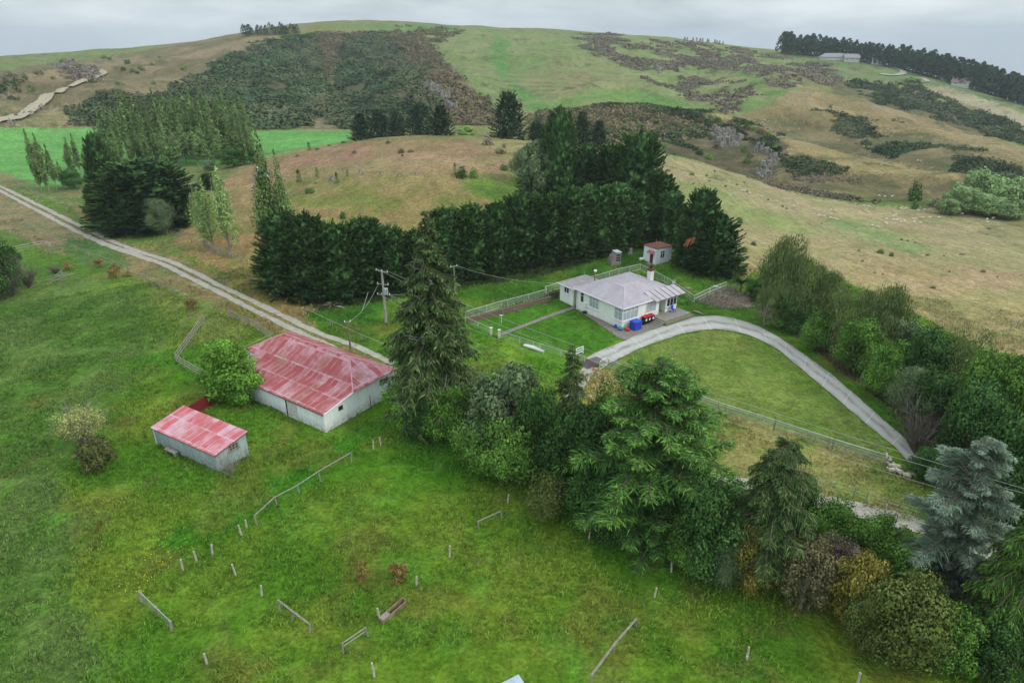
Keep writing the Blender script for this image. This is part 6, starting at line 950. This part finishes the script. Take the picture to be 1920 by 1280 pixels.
# derelict posts and rails on the front grass
POSTM = worn('pale_old_timber', (184, 178, 164), (146, 140, 126), 4, (200, 196, 184))
def post(u, v, h, label, lean=.08, r_=.075, mat_=POSTM):
    b = hit(u, v); a = rng.uniform(0, 6.28); m = MB(); m.tube([(0, 0, -.15), (math.cos(a) * lean * h * .5, math.sin(a) * lean * h * .5, h * .55), (math.cos(a) * lean * h, math.sin(a) * lean * h, h)], [r_, r_ * .95, r_ * .85], 7); return tag(m.build('fence_post', mat_, None, b), label, 'post')
for u, v, h, lb in ((700, 842, .95, 'pale old post left of a close pair on the grass below the spruce'), (714, 836, .95, 'pale old post right of a close pair on the grass below the spruce'), (343, 1068, 1.0, 'old post at the left end of the broken fence line'), (369, 1052, 1.0, 'old post second from the left in the broken fence line'), (399, 1042, 1.05, 'old post third from the left in the broken fence line'),
        (453, 1003, 1.0, 'old post just left of the sagging rail'), (463, 989, .8, 'short stub beside the lower end of the sagging rail'), (442, 1078, 1.05, 'lone pale post below the broken fence line'), (491, 1116, .9, 'lone pale post above the leaning rail'), (843, 1044, 1.0, 'lone pale post in the middle of the front grass'), (781, 1099, .85, 'small pale post right of the rusty ferns'),
        (952, 943, .85, 'thin pale post near the yellow-brown shrub'), (712, 1160, 1.0, 'dark post at the end of the long trough'), (388, 1243, .9, 'half buried post beyond the sagging netting fence'), (702, 1268, 1.1, 'pale post near the bottom edge'), (1259, 1072, .95, 'pale post close to the dark trees'), (1227, 1119, .85, 'short grey post below the trees'), (1401, 1230, .85, 'grey post on the lower right grass'),
        (1607, 1284, 1.1, 'grey post cut by the bottom edge'), (1617, 1216, .9, 'leaning post under the mottled olive tree'), (1104, 1012, .8, 'thin post behind the twiggy purple shrub'), (1852, 1232, .8, 'pale leaning post under the weeping conifer'), (1656, 978, 1.6, 'tall brown strainer post beside the pale lane'), (1400, 1236, .3, 'low stub beside the grey post on the lower right grass')):
    post(u, v, h, lb)
fence('broken_rail', 'long sagging rail with leaning posts across the front grass', [(482, 984), (520, 948), (562, 925), (601, 902), (659, 866)], .95, 60, (.93,), .055, .075, jit=.07)
fence('broken_rail', 'leaning rail held by two posts on the lower front grass', [(524, 1144), (548, 1163), (581, 1186)], .8, 60, (.78,), .06, .08, jit=.07); fence('broken_rail', 'single bent rail on one post near the middle of the front grass', [(898, 991), (941, 972)], .75, 60, (.73,), .055, .07, jit=.03)
fence('broken_rail', 'broken rails propped on a pale post at the bottom', [(643, 1224), (690, 1192)], .95, 60, (.93, .6), .04, .07, jit=.1); fence('broken_rail', 'long pale rail rising from the bottom edge', [(1109, 1283), (1150, 1222), (1192, 1176)], .8, 60, (.8,), .07, .07, jit=.02)
fence('netting_fence', 'sagging netting fence with a tall end post at the lower left', [(264, 1128), (296, 1152), (322, 1181)], .9, 60, (.88,), .025, .1, WIRE, TIMB, .86, jit=.05)
r = root_at('feed_trough', 737, 1148, 60, 'long weathered timber trough lying in the front grass', 'trough', 1); r.rotation_euler.z = math.radians(53); r.scale = (.68, .8, .8); m = MB(); m.box(-1.5, 1.5, -.28, -.22, 0, .4); m.box(-1.5, 1.5, .22, .28, 0, .4); m.box(-1.56, -1.503, -.28, .28, 0, .42); m.box(1.503, 1.56, -.28, .28, 0, .42); m.build('sides', worn('old_plank', (150, 130, 106), (118, 104, 86), 2), r); m = MB(); m.box(-1.5, 1.5, -.22, .22, .05, .1); m.build('bottom', worn('dark_inside', (66, 58, 46), (84, 74, 58), 2), r); m = MB(); m.box(-1.5, -.6, -.24, .24, .404, .44); m.build('cover_plate', TIMB, r)
r = root_at('metal_sheet', 964, 1297, 30, 'corner of a pale metal sheet at the bottom edge', 'metal sheet', 1); m = MB(); m.box(-.7, .7, -.7, .7, .25, .29); m.build('sheet', worn('galv_sheet', (176, 190, 200), (156, 168, 178), 2, rough=.4), r); m = MB(); m.box(-.6, .6, -.6, .6, 0, .246); m.build('base', CONC, r)
def pole(u, v, vt, label, arms, mat_, r0=.17, box=False):
    b = hit(u, v); d = math.hypot(b[0], b[1]); dt = ray(u, vt); h = CH + d * dt[2] / math.hypot(dt[0], dt[1]) - b[2]; r = empty('utility_pole', b, 0, label, 'pole'); m = MB(); m.tube([(0, 0, -.3), (0, 0, h)], [r0, r0 * .62], 8); m.build('pole', mat_, r)
    for z, w_, az, ins in arms:
        c_, s_ = math.cos(az), math.sin(az); zz = h - z; m = MB(); m.tube([(-c_ * w_, -s_ * w_, zz), (c_ * w_, s_ * w_, zz)], .065, 4); am = m.build('crossarm', TIMB, r)
        for t in np.linspace(-.92, .92, ins): m = MB(); m.tube([(c_ * w_ * t, s_ * w_ * t, zz + .05), (c_ * w_ * t, s_ * w_ * t, zz + .22)], [.06, .045], 6); m.build('insulator', WHITE, am)
    if box: m = MB(); zz = h * box; m.box(.12, .62, -.55, -.05, zz, zz + .8); m.build('transformer', worn('grey_steel', (160, 164, 166), (140, 144, 148), 2), r)
    return b, h
bA, hA = pole(724, 606, 506, 'tall grey power pole with transformer on the lawn left of the tall spruce', ((.15, 1.0, -.55, 3), (1.9, .8, -.3, 2), (3.3, .85, -.1, 4)), worn('grey_pole', (158, 158, 150), (134, 134, 126), 3), .2, .57)
bB, hB = pole(853, 556, 498, 'slim power pole right behind the tall spruce', ((.12, .55, .6, 2), (3.1, .45, .2, 2)), TIMB, .11); bC, hC = pole(658, 661, 602, 'short brown power pole behind the red roofed shed', ((.08, .35, .2, 2),), worn('brown_pole', (124, 116, 96), (104, 96, 80), 3), .14)
bD = np.array([35.8, 29.9, 0.0]); bD[2] = float(terrain(np.array([35.8]), np.array([29.9]))[0]); r = empty('utility_pole', bD, 0, 'power pole just outside the right edge that carries the cables', 'pole'); m = MB(); m.tube([(0, 0, -.3), (0, 0, 9.3)], [.18, .12], 8); m.build('pole', TIMB, r); m = MB(); m.tube([(-.9, .4, 9.0), (.9, -.4, 9.0)], .065, 4); m.build('crossarm', TIMB, r)
def cable(a, b, sag, label, r_=.016):
    a = np.asarray(a, float); b = np.asarray(b, float); s = np.linspace(0, 1, 40)[:, None]; p = a + (b - a) * s; p[:, 2] -= (sag * 4 * s * (1 - s))[:, 0]; v, f = tubes([(p - a, np.full(40, r_))], 4); o = obj('power_cable', mesh('power_cable', v, f, WIRE, smooth=True), None, tuple(a)); tag(o, label, 'cable')
tA = bA + [0, 0, hA]
cable(tA + [.8, -.5, .05], bD + [.8, -.4, 9.2], 1.3, 'upper power cable running from the tall pole across the round paddock'); cable(tA + [-.8, .5, .05], bD + [-.8, .4, 9.2], 2.0, 'second power cable running from the tall pole to the lower right'); cable(tA + [.6, -.1, -3.2], bD + [0, 0, 7.6], 1.2, 'low power cable just above the paddock fence')
bs = hit(1064, 880); cable(tA + [.5, -.1, -3.2], bs + [-.3, 0, 8.5], .5, 'house cable from the tall pole into the thin topped spruce, the upper one'); cable(tA + [-.5, 0, -3.2], bs + [.4, 0, 7.2], .6, 'house cable from the tall pole into the thin topped spruce, the lower one')
cable(bB + [.3, .1, hB], local(H, .5, 15.5, 3.8), .8, 'thin cable from the slim pole to the farmhouse wing'); cable(tA + [0, 0, -3.3], bB + [0, 0, hB - 3.1], .4, 'short cable between the tall pole and the slim pole'); cable(tA + [-.6, 0, -1.9], bC + [.2, 0, hC], .7, 'short cable from the tall pole to the short brown pole')
r = root_at('leaning_stake', 679, 583, 0, 'thin pale stake leaning in the grass left of the tall pole', 'stake', 1); m = MB(); m.tube([(0, 0, 0), (1.0, .2, 2.6)], .03, 5); m.build('stake', PIPE, r)
r = root_at('water_tank', 493, 335, 0, 'pale green water tank behind the tallest poplar', 'tank', 1); m = MB(); m.tube([(0, 0, 0), (0, 0, 2.6)], 1.3, 16); m.build('body', worn('pale_green_tank', (170, 196, 188), (156, 182, 174), 2), r); m = MB(); m.tube([(0, 0, 2.6), (0, 0, 3.0)], [1.32, .3], 16); m.build('lid', worn('tank_lid', (180, 204, 196), (166, 190, 182), 2), r)
# branches, logs, rubbish
def pile(name, u, v, w_, n_, label, mat_=DEADW, r_=.04, h=.5):
    b = hit(u, v); sp_ = []
    for i in range(n_): a = rng.uniform(0, 6.28); p = np.array([rng.normal() * w_ * .35, rng.normal() * w_ * .3, rng.uniform(.03, h)]); sp_.append((curve(p, nrm(np.array([math.cos(a), math.sin(a), rng.uniform(-.1, .3)])), rng.uniform(.4, 1) * w_, 0, 5, .08), np.linspace(r_, r_ * .3, 5)))
    v_, f_ = tubes(sp_, 4); tag(obj(name, mesh(name, v_, f_, mat_), None, b), label, 'branches')
pile('branch_pile', 112, 525, 3.2, 34, 'pile of bleached fallen branches on the left field'); pile('branch_pile', 625, 574, 1.4, 16, 'dead branches under the left end of the shelter belt'); pile('branch_pile', 585, 560, 2.6, 26, 'dark brushwood under the first hedge cypress', BARK); pile('branch_pile', 1372, 544, 1.5, 26, 'brushwood heap at the end of the netting fence'); pile('branch_pile', 152, 857, 1.1, 20, 'small heap of split wood beside the dark round shrub'); pile('branch_pile', 1440, 595, 2.2, 16, 'fallen branches at the foot of the first birch'); pile('branch_pile', 968, 584, 1.0, 14, 'sticks heaped at the retaining wall'); pile('branch_pile', 35, 545, 3, 20, 'pale fallen limbs under the trees at the left edge')
for u, v, lb in ((1345, 538, 'white plastic sheet on the gravel pad'), (640, 577, 'pale log under the first hedge cypress'), (1310, 587, 'pale log lying on the grass above the driveway'), (1292, 541, 'pale patch of cut wood on the back lawn'), (1002, 654, 'old bath used as a trough in front of the lawn')):
    b = hit(u, v); m = MB(); rg = np.random.default_rng(int(u)); L0_ = 1.5 if 'bath' in lb else .9 if 'log' in lb else .55; m.tube([(-L0_, .1, .12), (-.2, 0, .2), (L0_, -.25, .1)], [.12, .2, .1] if 'log' in lb else [.25, .34, .22], 8); o = m.build('old_bath' if 'bath' in lb else 'log' if 'log' in lb else 'ground_sheet' if 'sheet' in lb else 'cut_wood', DEADW if ('log' in lb or 'wood' in lb) else PIPE, None, b, True); o.scale = (1, 1, .7 if 'log' in lb or 'bath' in lb else .35); o.rotation_euler.z = rg.uniform(-.6, 0) - .2; tag(o, lb, 'bath' if 'bath' in lb else 'log' if 'log' in lb else 'debris')
# palm by the gravel pad
b = hit(1388, 548); Q = []
for i in range(46): a = rng.uniform(0, 6.28); d = nrm(np.array([math.cos(a), math.sin(a), rng.uniform(.1, 1.4)])); n_ = 10; s = np.linspace(0, .8, n_)[:, None]; p = np.array([0, 0, 1.5]) + d * s * 1.6 + np.array([0, 0, -.8]) * s * s; Q.append(blades(p, np.tile(d, (n_, 1)), .5, .06))
r = empty('cabbage_tree', b, 0, 'small spiky cabbage tree beside the brushwood heap', 'tree'); obj('crown', cmesh('crown', [(np.concatenate(Q), 0)], [L_deep]), r); m = MB(); m.tube([(0, 0, 0), (0, 0, 1.6)], .12, 6); m.build('trunk', BARK, r)
# rocks
ROCK = worn('lichen_rock', (122, 118, 110), (88, 84, 76), .35, (160, 156, 148), stretch=(1, 1, .4)); ROCKO = None
def crag(pts, label, n_, sz, rmin=0, kind=None):
    P = hits(pts, rmin); o0 = P.mean(0); V_, F_ = [], []; k = 0
    for i in range(n_):
        a, b = P[rng.integers(len(P))], P[rng.integers(len(P))]; t = rng.random(); c = a + (b - a) * t; c[:2] += rng.normal(size=2) * sz * .35; c[2] = float(terrain(np.array([c[0]]), np.array([c[1]]))[0]); s = sz * rng.uniform(.35, 1.0); q = rng.uniform(0, 6.28); w2, d2, h2 = s * rng.uniform(.25, .6), s * rng.uniform(.25, .6), s * rng.uniform(.5, 1.3); tp = rng.uniform(.3, .7)
        loc_ = np.array([(-w2, -d2, -.5 * h2), (w2, -d2, -.5 * h2), (w2, d2, -.5 * h2), (-w2, d2, -.5 * h2), (-w2 * tp, -d2 * tp, h2 * rng.uniform(.6, 1)), (w2 * tp, -d2 * tp, h2 * rng.uniform(.7, 1)), (w2 * tp, d2 * tp, h2), (-w2 * tp, d2 * tp, h2 * rng.uniform(.7, 1))]) + rng.normal(size=(8, 3)) * s * .06
        R_ = np.array([[math.cos(q), -math.sin(q), 0], [math.sin(q), math.cos(q), 0], [0, 0, 1]]); V_.append(loc_ @ R_.T + c - o0); F_.append(np.array([(0, 3, 2, 1), (4, 5, 6, 7), (0, 1, 5, 4), (1, 2, 6, 5), (2, 3, 7, 6), (3, 0, 4, 7)]) + k); k += 8
    tag(obj('rock_outcrop', mesh('rock_outcrop', np.concatenate(V_), np.concatenate(F_), ROCK), None, tuple(o0)), label, 'rock', None, kind)
crag([(1338, 248), (1350, 264), (1365, 252), (1382, 262), (1372, 272), (1348, 274)], 'grey rock face in the middle of the rocky ridge', 150, 3.0, 280); crag([(1422, 275), (1440, 290), (1455, 295), (1446, 310), (1430, 325), (1424, 331)], 'pale jagged rock rib falling to the right of the rocky ridge', 90, 2.2, 260); crag([(800, 162), (815, 175), (835, 185), (845, 205)], 'small grey crag on the brown spur', 60, 4, 380); crag([(30, 222), (55, 215), (80, 200), (20, 232)], 'rubble bank below the farm road on the far left', 80, 1.6, 380, 'stuff'); crag([(110, 128), (135, 125), (160, 130), (180, 135)], 'grey rocks on top of the far left hill', 80, 3, 430, 'stuff'); crag([(1232, 128), (1238, 136)], 'pale slip scar in the dead gorse', 14, 3, 500, 'stuff')
# ------------------------------------------------------------------ far houses
def far_house(u, v, w_, d_, h_, deg, label, roofc, gable=True, rmin=700, wins=5):
    b = hit(u, v, rmin); r = empty('farm_building', b, math.radians(deg), label, 'house'); m = MB(); m.box(-w_ / 2, w_ / 2, -d_ / 2, d_ / 2, -1.5, h_); m.build('wall', worn('far_wall', (196, 194, 186), (176, 172, 164), .5), r); m = MB(); x, y = w_ / 2 + .5, d_ / 2 + .5; e = h_; k = 0 if gable else y
    rd = h_ + d_ * .38; slab(m, [(-x, -y, e), (x, -y, e), (x - k, 0, rd), (-x + k, 0, rd)], .15); slab(m, [(x, y, e), (-x, y, e), (-x + k, 0, rd), (x - k, 0, rd)], .15)
    if gable: m.poly([(-x + .5, -y + .5, e), (-x + .5, 0, rd - .1), (-x + .5, y - .5, e)]); m.poly([(x - .5, -y + .5, e), (x - .5, y - .5, e), (x - .5, 0, rd - .1)])
    else: slab(m, [(x, -y, e), (x, y, e), (x - k, 0, rd)], .15); slab(m, [(-x, y, e), (-x, -y, e), (-x + k, 0, rd)], .15)
    m.build('roof', worn('far_roof', *roofc, 2), r)
    for i in range(wins): cx_ = -w_ / 2 + w_ * (i + .5) / wins; win(r, 'x', -d_ / 2, cx_ - .8, cx_ + .8, 1, h_ - .5, 2, 0, G_dark, .1, WHITE, False, .15)
RG = ((150, 148, 150), (128, 126, 126)); RP = ((176, 140, 134), (158, 120, 116))
far_house(1572, 112, 32, 8, 2.2, -8, 'long pale homestead in front of the long skyline plantation', RG, False, 720, 8); far_house(1595, 115, 12, 8, 2.8, -12, 'pale wing at the right end of the long homestead', RG, True, 720, 3); far_house(1645, 121, 10, 7, 3, -15, 'small white building right of the long homestead', RG, True, 700, 2)
far_house(1801, 161, 12, 9, 3, -40, 'pink roofed cottage below the plantation, the left of two', RP, True, 640, 2); far_house(1824, 165, 11, 9, 3, 50, 'pink roofed cottage below the plantation, the right of two', RP, True, 640, 2); far_house(1776, 152, 9, 6, 2.6, -20, 'low pale shed left of the pink roofed cottages', RG, True, 640, 2); far_house(1508, 102, 4, 4, 2.5, 0, 'tiny pale hut at the left end of the plantation', RG, True, 760, 1)
put_bush('g', 1712, 152, 143, 18, 'dark shelter trees around the far hill road', rmin=650, i=1)
# ------------------------------------------------------------------ sheep
WOOL = worn('sheep_wool', (226, 214, 196), (196, 180, 158), 9, (168, 150, 128), rough=.95, bump=.6); FACE = worn('sheep_face', (216, 204, 190), (196, 184, 170), 6)
def sheep_mesh(graze=True, k=0):
    vs = [(0, 0, .62), (-.28, 0, .63), (.26, 0, .62), (.45, 0, .66), (.62, 0, .5 if graze else .84), (.74, 0, .26 if graze else .92), (.82, 0, .12 if graze else .84)]; ed = [(0, 1), (0, 2), (2, 3), (3, 4), (4, 5), (5, 6)]; ra = [.27, .25, .24, .16, .1, .085, .045]
    for x, s_, st in ((-.34, -1, .03), (-.34, 1, -.05), (.3, -1, -.04), (.3, 1, .05)):
        i = len(vs); bx = 1 if x < 0 else 2; kx = -.05 if x < 0 else .02; vs += [(x, s_ * .13, .42), (x + kx + st * .5, s_ * .13, .24), (x + st, s_ * .13, .0)]; ra += [.11, .045, .035]; ed += [(bx, i), (i, i + 1), (i + 1, i + 2)]
    i = len(vs); vs += [(-.5, 0, .62), (-.54, 0, .45)]; ra += [.06, .03]; ed += [(1, i), (i, i + 1)]
    for s_ in (-1, 1): i = len(vs); hx, hz = (.68, .36) if graze else (.7, .95); vs.append((hx - .02, s_ * .13, hz + .02)); ra.append(.03); ed.append((5, i))
    me_ = bpy.data.meshes.new('s'); me_.from_pydata(vs, ed, []); o = bpy.data.objects.new('s', me_); col.objects.link(o); md = o.modifiers.new('k', 'SKIN'); sk = me_.skin_vertices[0].data
    for j, r_ in enumerate(ra): sk[j].radius = (r_ * (1.0 if j > 2 else .95), r_)
    sk[0].use_root = True; o.modifiers.new('b', 'SUBSURF').levels = 1; dg = bpy.context.evaluated_depsgraph_get(); ev = o.evaluated_get(dg); me2 = bpy.data.meshes.new_from_object(ev, depsgraph=dg); bpy.data.objects.remove(o); me2.name = 'sheep'
    me2.materials.clear(); me2.materials.append(WOOL); me2.materials.append(FACE)
    for p in me2.polygons: p.use_smooth = True; p.material_index = 1 if (p.center.x > .6 or p.center.z < .3) else 0
    return me2
SH = [sheep_mesh(True), sheep_mesh(False)]
for u, v, a, k, lb, sc_ in ((1665, 866, 1.6, 1, 'sheep on the far side of the paddock fence, facing away', 1.15), (1672, 879, 2.7, 1, 'cream sheep looking out of the group, its head raised at the fence', 1.05), (1671, 887, 3.0, 1, 'cream sheep furthest left in the small flock', 1.05), (1684, 890, 1.9, 1, 'cream sheep in the middle of the small flock', 1.1), (1699, 897, 2.5, 1, 'cream sheep nearest the viewer in the small flock', 1.1), (1710, 894, 2.2, 0, 'brownish sheep in the shade at the right of the small flock', 1.1), (1682, 880, 2.4, 1, 'sheep behind the middle of the small flock', 1.0)):
    o = obj('sheep', SH[k], None, tuple(hit(u, v))); o.rotation_euler.z = a; o.scale = (sc_ * .6,) * 3; tag(o, lb, 'sheep', 'sheep resting by the paddock fence')
def z3(l): return [(1280 + x / 2.976, y / 2.976) for x, y in l]
FS = {'flock strung out on the middle of the dry paddock': z3([(328, 1070), (345, 1072), (372, 1086), (380, 1090), (390, 1092), (398, 1094), (440, 1106), (448, 1107), (520, 1130), (530, 1131), (618, 1158), (628, 1160), (640, 1158), (652, 1162), (666, 1160), (676, 1160), (735, 1176), (748, 1178), (760, 1174), (768, 1172), (742, 1180)]),
      'flock scattered on the lower dry paddock': z3([(758, 1210), (788, 1214), (796, 1218), (804, 1222), (824, 1224), (845, 1228), (862, 1234), (824, 1180), (852, 1182), (888, 1184), (1010, 1156), (1034, 1158), (1020, 1182), (1036, 1190), (1055, 1266), (1086, 1272), (1132, 1250), (1138, 1258), (1136, 1230), (1172, 1234), (1190, 1236), (1186, 1242), (1210, 1232), (1214, 1246), (1232, 1236), (1236, 1244), (1172, 1214), (1184, 1208), (1284, 1228), (1300, 1226), (1288, 1246), (1336, 1222), (1322, 1250), (1376, 1220), (1428, 1220), (1462, 1186), (1476, 1184), (1452, 1190), (1556, 1200), (1310, 1180), (1350, 1178), (1216, 1168), (1240, 1172), (1692, 1196), (1730, 1224), (1696, 1230), (1700, 1246)]),
      'sheep high on the rocky ridge': z3([(168, 648), (195, 650), (215, 656), (240, 660), (402, 680), (446, 686), (460, 676), (590, 730), (648, 722), (530, 774), (585, 842), (604, 840), (1010, 820), (1040, 824), (872, 788), (1146, 872), (1144, 884), (1166, 970), (1108, 926), (1088, 962), (1312, 898), (1328, 902), (1094, 1098), (1126, 1102), (1168, 1102)])}
for (g, pts), lb in zip(FS.items(), ('white sheep grazing in the flock strung out on the middle of the dry paddock', 'white sheep grazing in the flock scattered on the lower dry paddock', 'white sheep high up on the rocky ridge')):
    pts = [p for j, p in enumerate(pts) if all(math.hypot(p[0] - q[0], (p[1] - q[1]) * 2) > 5 for q in pts[:j])]
    for i, (u, v) in enumerate(pts): o = obj('sheep', SH[0 if i % 3 else 1], None, tuple(hit(u, v, 200))); o.rotation_euler.z = rng.uniform(-.6, .6) + (3.14 if rng.random() < .5 else 0); o.scale = (.68,) * 3; tag(o, lb, 'sheep', g)
for i, (u, v) in enumerate([(675, 322), (682, 328), (715, 325), (748, 330), (780, 326)]): b = hit(u, v); m = MB(); m.tube([(0, 0, -.1), (0, 0, .25), (.05, 0, .4)], [.45, .38, .15], 7); tag(m.build('boulder', ROCK, None, b, True), 'small pale stone on the grass of the knoll', 'stone', 'stones on the knoll')
b = hit(623, 339); m = MB(); m.tube([(0, 0, -.1), (0, 0, .5), (.1, 0, .9)], [.8, .7, .2], 7); tag(m.build('boulder', ROCK, None, b, True), 'pale rock beside the young conifers', 'stone')
# buttercups
n_ = 120; uu = rng.uniform(180, 400, n_ * 6); vv_ = rng.uniform(980, 1180, n_ * 6); kk = inpoly(uu, vv_, [(205, 1110), (225, 1060), (320, 1000), (385, 1020), (310, 1075), (270, 1150), (230, 1165)]); uu, vv_ = uu[kk], vv_[kk]; d = ray(uu, vv_); t = -CH / d[:, 2]; x, y = d[:, 0] * t, d[:, 1] * t; kk = fbm(x / .9, y / .9, 3, 91) > .5; x, y = x[kk], y[kk]; q = leaves(np.stack([x, y, terrain(x, y) + .22], -1), nrm(rdir(len(x)) * .3 + [0, -.3, 1]), .03, .9); YEL, ty, by = nmat('buttercup'); by.inputs['Base Color'].default_value = tuple(lin((206, 188, 30))) + (1,)
tag(obj('buttercups', cmesh('buttercups', [(q, 0)], [YEL])), 'yellow buttercups in the grass by the broken fence line', 'flowers', None, 'stuff')
# ------------------------------------------------------------------ the air
m = bpy.data.materials.new('haze'); m.use_nodes = True; t = m.node_tree; t.nodes.clear(); o_ = t.nodes.new('ShaderNodeOutputMaterial'); pv = t.nodes.new('ShaderNodeVolumePrincipled'); pv.inputs['Density'].default_value = .00016; pv.inputs['Color'].default_value = (.80, .88, .95, 1); pv.inputs['Anisotropy'].default_value = .2; t.links.new(pv.outputs[0], o_.inputs['Volume'])
hb = MB(); zmin = float(gz.min()) - 1.0; hb.box(-6100, 6100, -6100, 6100, zmin, 90.0); tag(hb.build('haze', m), 'thin grey-blue air over the far hills', 'haze', None, 'stuff')
